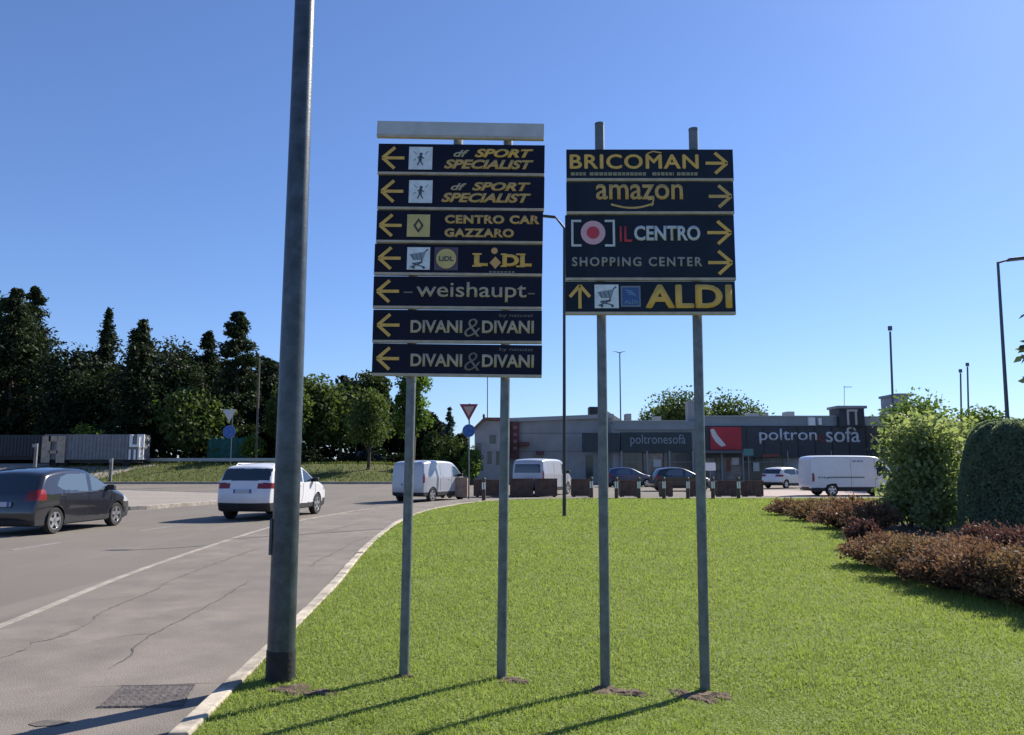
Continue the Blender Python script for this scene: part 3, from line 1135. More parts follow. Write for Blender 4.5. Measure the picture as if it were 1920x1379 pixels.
o.rotation_euler = (0, R(6), R(-36))

# cast iron cover in the pavement
q = [gnd(*p) for p in ((178, 1329), (343, 1327), (368, 1286), (226, 1287))]
mb = MB()
NU, NV = 61, 43
vs, fs = [], []
for b_i in range(NV):
    for a_i in range(NU):
        u, v = a_i / (NU - 1), b_i / (NV - 1)
        p = q[0].lerp(q[1], u).lerp(q[3].lerp(q[2], u), v)
        edge = min(a_i, NU - 1 - a_i, b_i, NV - 1 - b_i)
        up = (a_i % 6 in (2, 3, 4)) and (b_i % 6 in (2, 3, 4)) and 2 < a_i < NU - 3 and 2 < b_i < NV - 3
        z = 0.0 if edge == 0 else (.010 if edge in (1,) else .0085 if up else .006)
        vs.append((p.x, p.y, z))
for b_i in range(NV - 1):
    for a_i in range(NU - 1):
        k = b_i * NU + a_i
        fs.append((k, k + 1, k + NU + 1, k + NU))
mb.add(vs, fs)
iron = mat('cast_iron', (0.085, 0.072, 0.067), 0.85, var=0.35, scale=9, bump=0.5, bscale=55)
cov = mb.build('manhole_cover', iron)
tag(cov, 'dark rusty rectangular cover set in the pavement by the kerb', 'manhole cover')
# small repair patch
c = gnd(92, 1357)
mb = MB()
mb.add([(c.x + .11 * math.cos(a) * random.uniform(.8, 1.15), c.y + .06 * math.sin(a) * random.uniform(.8, 1.15), .004) for a in np.linspace(0, 2 * math.pi, 18)[:-1]], [tuple(range(17))])
tag(mb.build('asphalt_patch', mat('patch_tar', (0.10, 0.085, 0.075), 0.95, var=.3, scale=20)), kind='structure')


# ------------------------------------------------------------------ vehicles
def chaikin(p, n=2):
    p = np.array(p, float)
    for _ in range(n):
        q = [p[0]]
        for a, b in zip(p[:-1], p[1:]):
            q += [a * .75 + b * .25, a * .25 + b * .75]
        q.append(p[-1])
        p = np.array(q)
    return p


def pip(y, z, poly):
    return bool(in_poly(np.array([y]), np.array([z]), poly)[0])


def vehicle(name, label, cat, loc, yaw, outline, hw, belt, zs, tumble, wheels, wr, paint, regions, group=None, NA=150, NB=26, scale=1.0,
            mirrors=None, handles=None, plate=None, seams=None, rails=None, track=.07, rrad=.11, rim=rim_mat):
    """body faces +Y. outline: (y,z) from front bottom over the roof to rear bottom."""
    root = empty(name, loc, yaw)
    root.scale = (scale,) * 3
    tag(root, label, cat, group)
    ol = chaikin(outline, 2)
    d = np.concatenate([[0], np.cumsum(np.linalg.norm(np.diff(ol, axis=0), axis=1))])
    t = np.linspace(0, d[-1], NA)
    top = np.stack([np.interp(t, d, ol[:, k]) for k in range(2)], 1)
    yF, yR = ol[0, 0], ol[-1, 0]
    Hh = ol[:, 1].max()
    Lh = (ol[:, 0].max() - ol[:, 0].min()) / 2
    yc = (ol[:, 0].max() + ol[:, 0].min()) / 2
    bot = np.stack([np.linspace(yF - .02, yR + .02, NA), np.full(NA, zs)], 1)

    def Wd(y, z):
        e = abs(y - yc) / Lh
        w = hw * (1 - .10 * e ** 5)
        if z > belt:
            w *= 1 - tumble * ((z - belt) / (Hh - belt))
        else:
            w *= 1 - .055 * ((belt - z) / belt) ** 2
        return w
    NX = 10
    rings = []
    bs = np.linspace(0, 1, NB) ** 1.35
    for i in range(NA):
        T, B_ = top[i], bot[i]
        ln_ = np.linalg.norm(B_ - T)
        side = []
        for bb in bs:
            P = T * (1 - bb) + B_ * bb
            dd = bb * ln_
            w = Wd(P[0], P[1])
            rr = rrad
            x = w - rr + math.sqrt(max(0, rr * rr - max(0, rr - dd) ** 2))
            side.append((x, P[0], P[1]))
        x0 = side[0][0]
        j0, j1 = max(i - 1, 0), min(i + 1, NA - 1)
        tg = top[j1] - top[j0]
        tg = tg / (np.linalg.norm(tg) + 1e-9)
        nrm = np.array([-tg[1], tg[0]])
        if nrm[1] < 0 and abs(nrm[1]) > .5:
            nrm = -nrm
        elif abs(nrm[1]) <= .5 and nrm[0] * (T[0] - yc) < 0:
            nrm = -nrm
        ring = [s for s in reversed(side)]
        for k in range(1, NX):
            u = 1 - 2 * k / NX
            off = .035 * (1 - u * u)
            ring.append((x0 * u, T[0] + nrm[0] * off, T[1] + nrm[1] * off))
        ring += [(-s[0], s[1], s[2]) for s in side]
        rings.append(ring)
    M = len(rings[0])
    V = np.array(rings).reshape(-1, 3)
    parts = {}
    for i in range(NA - 1):
        for j in range(M - 1):
            f = (i * M + j, i * M + j + 1, (i + 1) * M + j + 1, (i + 1) * M + j)
            c = V[list(f)].mean(0)
            is_side = j < NB - 1 or j >= M - NB
            if is_side and any((c[1] - wy) ** 2 + (c[2] - wr) ** 2 < (wr * 1.13) ** 2 for wy in wheels):
                continue
            key = None
            for rn, (pname, pm, split, pred) in enumerate(regions):
                if pred(abs(c[0]), c[1], c[2], is_side):
                    key = (rn, (1 if c[0] > 0 else -1) if split else 0)
                    break
            parts.setdefault(key, []).append(f)
    for key, fl in parts.items():
        used = sorted({k for f in fl for k in f})
        mp = {k: n for n, k in enumerate(used)}
        mb = MB()
        mb.add([V[k] for k in used], [tuple(mp[k] for k in f) for f in fl])
        if key is None:
            mb.build('body', paint, root, smooth_=True)
        else:
            o = mb.build(regions[key[0]][0], regions[key[0]][1], root, smooth_=True)
    # underside and wheel wells
    mb = MB()
    yb0, yb1 = min(ol[:, 0]) + .25, max(ol[:, 0]) - .25
    mb.box(-hw * .90, hw * .90, yb0, yb1, zs - .03, zs + .02)
    for wy in wheels:
        mb.box(-hw * .70, hw * .70, wy - wr * 1.15, wy + wr * 1.15, zs + .021, wr * 2.2)
    mb.build('underbody', plastic, root)
    for wy in wheels:
        for s in (-1, 1):
            mb = MB()
            xo = hw * .985
            tw = .2
            prof = [(-tw, wr * .6), (-tw, wr * .92), (-tw + .03, wr), (-.03, wr), (0, wr * .93), (-.012, wr * .66)]
            mb.lathe_x([(s * (xo + a), b2) for a, b2 in prof], 30, 0, 0, wy, wr)
            wob = mb.build('wheel', black_rubber, root, smooth_=True)
            mb = MB()
            mb.lathe_x([(s * (xo - .02), wr * .66), (s * (xo - .06), wr * .58), (s * (xo - .075), wr * .0 + .01)], 30, 1, 0, wy, wr)
            for k in range(5):
                a = 2 * math.pi * k / 5 + .3
                ca, sa = math.cos(a), math.sin(a)
                pts = []
                for (rr, wd) in ((.05 * wr, .16 * wr), (.64 * wr, .11 * wr)):
                    for q_ in (-1, 1):
                        pts.append((wy + rr * ca - q_ * wd * sa, wr + rr * sa + q_ * wd * ca))
                xi, xo2 = s * (xo - .07), s * (xo - .02)
                vs = [(xi, p[0], p[1]) for p in pts] + [(xo2, p[0], p[1]) for p in pts]
                mb.add(vs, [(0, 1, 3, 2), (4, 6, 7, 5), (0, 2, 6, 4), (1, 5, 7, 3), (2, 3, 7, 6), (0, 4, 5, 1)], 0)
            mb.lathe_x([(s * (xo - .012), wr * .67), (s * (xo - .012), wr * .61), (s * (xo - .05), wr * .60)], 30, 0, 0, wy, wr)
            mb.build('rim', [rim, plastic], wob)
    if mirrors:
        y, z = mirrors
        for s in (-1, 1):
            mb = MB()
            x = Wd(y, z)
            vs = []
            mb.box(s * x - .02 if s > 0 else s * x - .2, s * x + .2 if s > 0 else s * x + .02, y - .05, y + .07, z, z + .14)
            mb.build('mirror', plastic if mirrors else paint, root, bevel=.03)
    for (y, z) in handles or []:
        for s in (-1, 1):
            mb = MB()
            x = Wd(y, z) * s
            mb.box(x - .012, x + .012, y - .09, y + .09, z - .018, z + .018)
            mb.build('door_handle', paint, root, bevel=.006)
    if seams:
        for s in (-1, 1):
            for pl in seams:
                mb = MB()
                for (a, b2) in zip(pl[:-1], pl[1:]):
                    nseg = 5
                    for k in range(nseg):
                        p_ = [a[m_] + (b2[m_] - a[m_]) * k / nseg for m_ in (0, 1)]
                        r_ = [a[m_] + (b2[m_] - a[m_]) * (k + 1) / nseg for m_ in (0, 1)]
                        x1, x2 = Wd(*p_) * s, Wd(*r_) * s
                        mb.tube([(x1 - s * .001, p_[0], p_[1]), (x2 - s * .001, r_[0], r_[1])], .008, 5)
                mb.build('door_seam', plastic, root)
    if plate:
        y, z, w = plate
        mb = MB()
        mb.box(-w / 2, w / 2, y - .02, y + .05, z - .055, z + .055, 0)
        mb.box(-w / 2, -w / 2 + .05, y - .023, y - .0205, z - .055, z + .055, 1)
        mb.box(w / 2 - .05, w / 2, y - .023, y - .0205, z - .055, z + .055, 1)
        mb.build('number_plate', [plate_white, plate_blue], root)
    if rails:
        y0, y1, z, x = rails
        for s in (-1, 1):
            mb = MB()
            mb.tube([(s * x, y0, z - .03), (s * x, y0 + .12, z + .035), (s * x, y1 - .12, z + .035), (s * x, y1, z - .03)], .018, 8)
            mb.build('roof_rail', paint, root, smooth_=True)
    return root


def lower(pm, z):
    return ('bumper', pm, False, lambda x, y, zz, s: zz < z)


# dark grey hatchback
hatch_ol = [(1.86, .24), (1.93, .36), (1.92, .58), (1.83, .72), (1.35, .90), (.98, .98), (.15, 1.42), (-.25, 1.49), (-.9, 1.49), (-1.45, 1.41), (-1.58, 1.33), (-1.80, .98), (-1.86, .85), (-1.92, .62), (-1.94, .45), (-1.88, .26)]


def hatch_regions(paint):
    sideF = [(.90, .97), (.16, 1.32), (.10, 1.345), (.06, .94)]
    sideR = [(-.08, .94), (-.06, 1.37), (-.75, 1.37), (-1.02, 1.30), (-1.20, 1.10), (-1.02, 1.0)]
    return [
        ('side_window', glass_side, True, lambda x, y, z, s: s and z > .9 and pip(y, z, sideF)),
        ('side_window', glass_side, True, lambda x, y, z, s: s and z > .9 and pip(y, z, sideR)),
        ('windscreen', glass, False, lambda x, y, z, s: (not s) and .22 < y < .95 and z > 1.0),
        ('rear_window', glass, False, lambda x, y, z, s: (not s) and y < -1.5 and .99 < z < 1.36 and x < .62),
        ('taillight', tail_red, True, lambda x, y, z, s: y < -1.58 and .78 < z < 1.02 and x > .52 and y < -1.62 + .25 * (1.02 - z)),
        ('headlight', lamp_clear, True, lambda x, y, z, s: y > 1.52 and .62 < z < .80 and x > .45),
        ('grille', plastic, False, lambda x, y, z, s: (not s) and y > 1.8 and .30 < z < .52 and x < .6),
        ('bumper', plastic, False, lambda x, y, z, s: z < .34),
    ]


seams_h = [[(-.05, .92), (-.03, .55), (-.1, .33)], [(.88, .93), (.92, .6), (.75, .33)], [(-1.02, .98), (-.95, .75)]]


def place(px, py, z=ROAD_Z):
    g = gnd(px, py, z)
    return g


vehicle('hatchback_car', 'dark grey hatchback driving away at the left edge of the road', 'car', (-11.64, 20.05, ROAD_Z), R(-4), hatch_ol, .86, .92, .22, .20, (1.22, -1.24), .30,
        grey_paint, hatch_regions(grey_paint), mirrors=(.72, .94), handles=[(-.25, .84), (-1.0, .86)], plate=(-1.985, .70, .5), seams=seams_h, scale=1.03, NA=260, NB=52)

suv_ol = [(2.08, .28), (2.16, .42), (2.15, .72), (2.05, .90), (1.55, 1.06), (1.12, 1.12), (.35, 1.55), (-.05, 1.65), (-.9, 1.67), (-1.65, 1.60), (-1.86, 1.53), (-2.06, 1.18), (-2.10, 1.05), (-2.17, .80), (-2.18, .55), (-2.08, .30)]


def suv_regions(trim):
    sF = [(1.02, 1.10), (.36, 1.45), (.16, 1.50), (.08, 1.07)]
    sR = [(.02, 1.08), (.08, 1.51), (-.95, 1.52), (-1.35, 1.46), (-1.62, 1.28), (-1.45, 1.20), (-1.0, 1.12)]
    return [
        ('side_window', glass, True, lambda x, y, z, s: s and z > 1.0 and pip(y, z, sF)),
        ('side_window', glass, True, lambda x, y, z, s: s and z > 1.0 and pip(y, z, sR)),
        ('windscreen', glass, False, lambda x, y, z, s: (not s) and .40 < y < 1.10 and z > 1.14),
        ('rear_window', glass, False, lambda x, y, z, s: y < -1.72 and 1.17 < z < 1.52 and x < .70 + .05),
        ('taillight', tail_red, True, lambda x, y, z, s: y < -1.72 and .93 < z < 1.10 and x > .50),
        ('headlight', lamp_clear, True, lambda x, y, z, s: y > 1.75 and .80 < z < .98 and x > .45),
        ('grille', plastic, False, lambda x, y, z, s: (not s) and y > 2.0 and .45 < z < .72 and x < .6),
        ('bumper', trim, False, lambda x, y, z, s: z < .52 and (not s or abs(y) > 1.75) or z < .42),
    ]


seams_s = [[(.05, 1.06), (.06, .7), (-.02, .45)], [(1.0, 1.08), (1.06, .75), (.88, .45)], [(-1.1, 1.13), (-.98, .8), (-.85, .6)]]
vehicle('suv_car', 'white SUV with a blue and white number plate driving away behind the lamp post', 'car', (-7.62, 25.25, ROAD_Z), R(-8.5), suv_ol, .91, 1.06, .28, .17, (1.30, -1.34), .345,
        white_paint, suv_regions(plastic), mirrors=(.82, 1.08), handles=[(-.15, .98), (-1.1, 1.0)], plate=(-2.205, .86, .55), seams=seams_s, rails=(-1.5, .1, 1.64, .60), NA=260, NB=52)

# small panel van
van_ol = [(2.02, .28), (2.12, .40), (2.10, .70), (1.98, .86), (1.62, 1.05), (1.40, 1.12), (.72, 1.66), (.42, 1.79), (-.2, 1.83), (-1.5, 1.82), (-1.98, 1.77), (-2.08, 1.66), (-2.13, 1.0), (-2.15, .5), (-2.08, .30)]


def van_regions(rear_glass=False):
    sF = [(1.30, 1.10), (.72, 1.54), (.40, 1.60), (.34, 1.08)]
    reg = [
        ('side_window', glass, True, lambda x, y, z, s: s and z > 1.0 and pip(y, z, sF)),
        ('windscreen', glass, False, lambda x, y, z, s: (not s) and .70 < y < 1.42 and z > 1.14),
        ('taillight', tail_red, True, lambda x, y, z, s: y < -2.0 and .85 < z < 1.25 and x > .80),
        ('headlight', lamp_clear, True, lambda x, y, z, s: y > 1.70 and .72 < z < .95 and x > .48),
        ('grille', plastic, False, lambda x, y, z, s: (not s) and y > 2.0 and .4 < z < .62 and x < .6),
        ('bumper', plastic, False, lambda x, y, z, s: z < .44),
    ]
    if rear_glass:
        reg.insert(0, ('rear_window', glass, False, lambda x, y, z, s: (not s) and y < -1.9 and 1.15 < z < 1.58 and x < .66))
    return reg


seams_v = [[(.30, 1.58), (.28, .8), (.26, .46)], [(-.75, 1.62), (-.75, .5)], [(1.2, 1.05), (1.12, .5)]]
g = gnd(800, 939, ROAD_Z)
vehicle('panel_van', 'small white panel van turning right, seen behind the left post', 'van', (-3.75, 36.6, ROAD_Z), R(-25), van_ol, .91, 1.1, .28, .10, (1.28, -1.38), .32,
        silver_paint, van_regions(), mirrors=(.95, 1.1), handles=[(.05, .98)], plate=(-2.19, .78, .5), seams=seams_v, NA=180, NB=40)
vehicle('panel_van', 'white panel van passing behind the thin lamp post and brown planters', 'van', (1.75, 43.6, ROAD_Z), R(-24), van_ol, .91, 1.1, .28, .10, (1.28, -1.38), .32,
        silver_paint, van_regions(True), mirrors=(.95, 1.1), handles=[(.05, .98)], seams=seams_v, NA=180, NB=40, scale=1.08)

big_ol = [(2.55, .30), (2.68, .45), (2.66, .85), (2.50, 1.08), (2.15, 1.22), (1.95, 1.30), (1.35, 2.02), (1.05, 2.16), (.5, 2.20), (-2.2, 2.20), (-2.52, 2.14), (-2.60, 2.0), (-2.63, 1.0), (-2.63, .5), (-2.55, .32)]


def big_regions():
    sF = [(1.85, 1.26), (1.32, 1.86), (1.02, 1.90), (.98, 1.22)]
    return [
        ('side_window', glass, True, lambda x, y, z, s: s and z > 1.1 and pip(y, z, sF)),
        ('windscreen', glass, False, lambda x, y, z, s: (not s) and 1.32 < y < 1.98 and z > 1.32),
        ('taillight', tail_red, True, lambda x, y, z, s: y < -2.5 and .8 < z < 1.25 and x > .86),
        ('headlight', lamp_clear, True, lambda x, y, z, s: y > 2.25 and .85 < z < 1.12 and x > .5),
        ('side_moulding', mat('grey_moulding', (.20, .21, .22), .6), True, lambda x, y, z, s: s and .98 < z < 1.05 and -2.3 < y < .3),
        ('bumper', plastic, False, lambda x, y, z, s: z < .46),
    ]


bv_root = vehicle('delivery_van', 'large white delivery van parked side on behind the red-brown shrubs', 'van', (18.45, 42.6, ROAD_Z), R(-86), big_ol, 1.0, 1.3, .30, .07, (1.72, -1.55), .34,
                  white_paint, big_regions(), mirrors=(1.55, 1.28), handles=[(.85, 1.1)], seams=[[(.92, 2.0), (.90, .5)], [(-.45, 2.05), (-.45, .5)]], NA=130, scale=.97)
mb = MB()
for k, (y0, y1) in enumerate(((-.35, -.12), (-.08, .12), (.16, .26))):
    mb.box(-.962, -.955, y0, y1, 1.86, 1.95)
    mb.box(.955, .962, y0, y1, 1.86, 1.95)
mb.build('lettering', mat('faded_blue_lettering', (.22, .25, .38), .6), bv_root)
vehicle('suv_car', 'white SUV parked to the left of the big white van', 'car', (20.0, 57.0, ROAD_Z), R(-52), suv_ol, .91, 1.06, .28, .17, (1.30, -1.34), .345,
        white_paint, suv_regions(plastic), mirrors=(.82, 1.08), NA=110, scale=.9)
vehicle('hatchback_car', 'black hatchback parked in front of the shops behind the right post', 'car', (10.9, 50.6, ROAD_Z), R(-84), hatch_ol, .86, .92, .22, .20, (1.22, -1.24), .30,
        black_paint, hatch_regions(black_paint), mirrors=(.72, .94), NA=110)
vehicle('hatchback_car', 'blue hatchback parked in front of the shops', 'car', (9.0, 60.5, ROAD_Z), R(-80), hatch_ol, .86, .92, .22, .20, (1.22, -1.24), .30,
        blue_paint, hatch_regions(blue_paint), NA=90)
vehicle('hatchback_car', 'blue car parked under the young green tree', 'car', (-16.6, 90.5, tz(-16.6, 90.5)), R(-60), hatch_ol, .86, .92, .22, .20, (1.22, -1.24), .30,
        blue_paint, hatch_regions(blue_paint), NA=80)
vehicle('hatchback_car', 'pale car parked beyond the small white van', 'car', (-5.4, 86, ROAD_Z), R(-75), hatch_ol, .86, .92, .22, .20, (1.22, -1.24), .30,
        white_paint, hatch_regions(white_paint), NA=80)


# ------------------------------------------------------------------ trailers in the yard
def trailer(name, label, xl, xr, yt, yb, Y, paintm, endm, endkind):
    a, b = onp(xl, yt, Y), onp(xr, yb, Y)
    base = tz((a.x + b.x) / 2, Y) + .03
    w, top = b.x - a.x, a.z - base
    r = empty(name, ((a.x + b.x) / 2, Y, base))
    tag(r, label, 'trailer', 'freight trailers parked in the yard')
    mb = MB()
    z0 = 0.75
    mb.box(-w / 2, w / 2 - .25, 0, 2.5, z0, top, 0)
    n = int(w / .38)
    for k in range(n):
        x = -w / 2 + .12 + k * (w - .5) / n
        mb.box(x, x + .14, -.05, -.001, z0 + .08, top - .08, 0)
    mb.build('body', paintm, r)
    mb = MB()
    if endkind == 'white':
        # pale end frame with dark openings
        for (x0, x1, za, zb) in ((-.6, -.30, .50, 1), (.18, .42, .50, 1), (-.30, .18, .50, .60), (.62, .9, .50, 1), (.42, .62, .92, 1), (-.6, -.42, 0, .40), (-.1, .1, 0, .40), (.32, .52, 0, .40), (.72, .9, 0, .40)):
            mb.box(w / 2 - .25 + x0 - .3, w / 2 - .25 + x1 - .3, -.16, -.06, z0 + za * (top - z0), z0 + zb * (top - z0))
    else:
        for (x0, x1, za, zb) in ((-.2, .25, 0, 1), (1.0, 1.35, 0, 1), (.25, 1.0, .82, 1), (.25, 1.0, .38, .48), (.25, 1.0, 0, .08)):
            mb.box(-w / 2 + x0, -w / 2 + x1, -.16, -.06, z0 + za * (top - z0), z0 + zb * (top - z0))
    mb.build('end_frame', endm, r)
    mb = MB()
    mb.box(-w / 2 + .1, w / 2 - .4, .3, 2.2, .42, z0 - .001)
    mb.build('chassis', plastic, r)
    for x in (-w / 2 + 1.0, -w / 2 + 2.1, w / 2 - 1.5):
        for y in (.15, 2.1):
            mb = MB()
            vs = []
            n = 20
            for k in range(n):
                t = 2 * math.pi * k / n
                vs.append((x + .42 * math.cos(t), y, .42 + .42 * math.sin(t)))
            for k in range(n):
                t = 2 * math.pi * k / n
                vs.append((x + .42 * math.cos(t), y + .28, .42 + .42 * math.sin(t)))
            fs = [tuple(range(n)), tuple(range(2 * n - 1, n - 1, -1))] + [(k, (k + 1) % n, n + (k + 1) % n, n + k) for k in range(n)]
            mb.add(vs, fs)
            mb.build('wheel', black_rubber, r)
    return r


tr_dark = mat('dark_trailer_paint', (.022, .024, .032), .6, var=.2, scale=2)
tr_grey = mat('grey_trailer_paint', (.17, .175, .19), .6, var=.2, scale=2)
end_w = mat('trailer_end_white', (.74, .74, .74), .6)
end_b = mat('trailer_end_beige', (.36, .29, .22), .7, var=.2, scale=3)
trailer('freight_trailer', 'grey ribbed trailer with white patterned end beside the grass verge', 84, 262, 815, 880, 80, tr_grey, end_w, 'white')
t = trailer('freight_trailer', 'near black trailer with a beige end frame at the left edge', -60, 95, 816, 882, 83.5, tr_dark, end_b, 'none')
mb = MB()
for (x0, x1, za, zb) in ((80, 92, 818, 868), (108, 120, 818, 868), (92, 108, 818, 828), (92, 108, 845, 851)):
    a, b = onp(x0, za, 79.8), onp(x1, zb, 79.8)
    mb.box(a.x, b.x, 79.78, 79.9, b.z, a.z)
fr = mb.build('end_frame', end_b)
fr.parent = [o for o in C.objects if o.name == 'freight_trailer'][0]
fr.matrix_parent_inverse = Matrix.Translation(-fr.parent.location)


# ------------------------------------------------------------------ buildings
BY = 70.0
wall_grey = mat('grey_render', (.29, .29, .29), .85, var=.12, scale=.6, bump=.1)
wall_light = mat('light_grey_cladding', (.36, .36, .355), .8, var=.10, scale=.5)
fascia_m = mat('charcoal_fascia', (.035, .042, .050), .55, var=.15, scale=.7)
fascia2_m = mat('dark_teal_fascia', (.018, .032, .040), .5, var=.15, scale=.7)
red_m2 = mat('red_sign_panel', (.42, .02, .035), .5, var=.08, scale=1)
win_m = mat('shop_glass', (.05, .055, .06), .12, spec=.6)
shop_in = mat('beige_shopfront', (.26, .21, .165), .8, var=.35, scale=1.2)
roof_m = mat('roof_tile', (.16, .09, .07), .85, var=.25, scale=1.5)
trim_w = mat('pale_letter', (.55, .58, .62), .5)
brown_t = mat('maroon_sign', (.10, .03, .035), .6, var=.3, scale=1)


def bx(mb, x0, x1, yt, yb, Y, depth, mi=0, floor=None):
    a, b = onp(x0, yt, Y), onp(x1, yb, Y)
    zb = floor if floor is not None else b.z
    mb.box(a.x, b.x, Y, Y + depth, zb, a.z, mi)
    return a, b


def local(o, root):
    o.matrix_parent_inverse = Matrix.Translation(-root.location)


def bpart(root, name, m, boxes, Y=BY, floor=None, bevel=0):
    for (x0, x1, yt, yb, dy, dep) in boxes:
        mb = MB()
        bx(mb, x0, x1, yt, yb, Y + dy, dep, floor=floor)
        o = mb.build(name, m, root, bevel=bevel)
        local(o, root)
    return o


# long low shop building with dark fascias
c = onp(1480, 905, BY)
shop = empty('shop_building', (c.x, BY, ROAD_Z))
tag(shop, 'long low grey shop building with charcoal fascia, pale lettering and a red square', 'building')
bpart(shop, 'wall', wall_light, [(1148, 1720, 795, 900, .6, 22)], floor=-.2)
bpart(shop, 'parapet', mat('parapet_grey', (.24, .27, .29), .7, var=.1, scale=.4), [(1312, 1725, 781, 799, .25, 2.5), (1150, 1318, 790, 806, .35, 2.5)])
f1 = bpart(shop, 'fascia', fascia_m, [(1322, 1722, 800, 858, 0, .45)])
f2 = bpart(shop, 'fascia', fascia2_m, [(1164, 1298, 811, 848, .05, .40)])
bpart(shop, 'fascia', fascia2_m, [(1092, 1162, 812, 848, -.3, .40)])
rp = bpart(shop, 'red_panel', red_m2, [(1331, 1391, 801, 844, -.12, .11)])
mb = MB()
pts = [onp(1335, 806, BY - .14), onp(1340, 818, BY - .14), onp(1348, 829, BY - .14), onp(1357, 838, BY - .14)]
for k, (a, b) in enumerate(zip(pts[:-1], pts[1:])):
    w0, w1 = (.16, .24, .30, .20)[k], (.24, .30, .20, .1)[k]
    mb.prism([(a.x - w0, a.z), (a.x + w0, a.z + .1), (b.x + w1, b.z + .1), (b.x - w1, b.z)], BY - .15, BY - .125)
o = mb.build('white_swoosh', mat('swoosh_white', (.62, .60, .60), .5), rp)


def btext(root, body, m, x0, x1, yb, yt, Y, bold=0.0, par=None, **kw):
    a, b = onp(x0, yb, Y), onp(x1, yt, Y)
    o = text_mesh('lettering', body, m, par or root, a.x, a.z, Y, b.x - a.x, b.z - a.z, bold=bold, ext=.05, **kw)
    if par is None:
        local(o, root)
    return o


btext(shop, 'poltron', trim_w, 1424, 1531, 833, 804, BY - .002, .006, f1)
btext(shop, 'sofà', trim_w, 1549, 1611, 830, 800, BY - .002, .006, f1)
btext(shop, 'e', mat('dull_red_letter', (.16, .03, .035), .5), 1535, 1546, 829, 815, BY - .002, .0, f1)
btext(shop, 'poltronesofà', mat('dim_letter', (.24, .28, .32), .5), 1182, 1285, 838, 815, BY + .045, 0, f2)
bpart(shop, 'shop_window', win_m, [(1168, 1205, 849, 900, .3, .28), (1245, 1298, 849, 900, .3, .28), (1395, 1470, 859, 900, .3, .28), (1560, 1640, 862, 900, .3, .28)])
bpart(shop, 'shop_front', shop_in, [(1206, 1244, 850, 900, .3, .28), (1310, 1334, 850, 900, .3, .28), (1342, 1392, 846, 900, .3, .28)])
for (x0, x1) in ((1168, 1205), (1245, 1298), (1395, 1470), (1560, 1640)):
    n = int((x1 - x0) / 12)
    for k in range(n + 1):
        xx = x0 + (x1 - x0) * k / n
        bpart(shop, 'window_frame', mat('frame_grey', (.20, .21, .22), .5), [(xx - .5, xx + .5, 851, 900, .24, .055)])
    bpart(shop, 'window_frame', mat('frame_grey', (.2, .2, .2), .5), [(x0, x1, 866, 867.2, .235, .06)])
bpart(shop, 'shop_door', mat('door_glass', (.09, .10, .11), .15, spec=.6), [(1214, 1222, 858, 900, .24, .055), (1350, 1360, 858, 900, .24, .055)])
bpart(shop, 'display_board', mat('display_white', (.50, .48, .45), .7), [(1225, 1240, 862, 876, .24, .055), (1372, 1386, 858, 872, .24, .055), (1412, 1424, 868, 884, .2, .03)])
bpart(shop, 'display_board', mat('display_red', (.22, .06, .05), .7), [(1430, 1462, 852, 857, -.06, .05), (1362, 1370, 862, 884, .24, .055)])
for xx in range(1400, 1722, 32):
    bpart(shop, 'cladding_joint', mat('joint_black', (.012, .013, .015), .7), [(xx, xx + .6, 801, 857, -.004, .05)])
for xx in range(1330, 1720, 26):
    bpart(shop, 'parapet_joint', mat('parapet_joint_grey', (.15, .16, .17), .7), [(xx, xx + .6, 782, 798, .244, .05)])
bpart(shop, 'gutter', mat('gutter_pale', (.40, .41, .41), .6), [(1312, 1572, 779.6, 781.4, .15, .2), (1150, 1289, 788.6, 790.4, .25, .2)])
bpart(shop, 'roof_unit', mat('unit_grey', (.30, .31, .32), .7), [(1406, 1424, 775, 782, 5, 1.5), (1476, 1490, 772, 781, 6, 1.5), (1660, 1672, 772, 782, 3, 1.2), (1226, 1240, 781, 790, 5, 1.2)])
for x in (1166, 1214, 1256, 1300, 1318, 1354, 1394, 1478, 1560):
    bpart(shop, 'column', wall_grey, [(x - 2.2, x + 2.2, 846, 903, -.02, .3)], floor=-.2)
tw = bpart(shop, 'sign_tower', fascia_m, [(1573, 1622, 764, 800, -.4, 2.2)])
bpart(shop, 'tower_cap', wall_grey, [(1570, 1626, 761, 766, -.5, 2.4)])
mb = MB()
for (x0, x1, y0, y1) in ((1588, 1593, 772, 797), (1603, 1608, 772, 797), (1588, 1608, 768, 772)):
    bx(mb, x0, x1, y0, y1, BY - .5, .09)
o = mb.build('tower_mark', mat('tower_pale', (.50, .47, .42), .6), tw)
bpart(shop, 'roof_vent', mat('vent_white', (.80, .80, .80), .5), [(1516, 1529, 783, 798, -.1, .3), (1535, 1541, 784, 797, -.1, .3)])
bpart(shop, 'roof_unit', wall_grey, [(1174, 1184, 776, 789, 2, 1.5), (1436, 1441, 774, 782, 4, .6), (1290, 1314, 752, 792, 1.0, 1.2)])
bpart(shop, 'awning', mat('awning_grey', (.10, .11, .12), .7), [(1322, 1395, 845, 850, -.9, .85)])
for x0, x1 in ((1425, 1460), (1436, 1442)):
    pass
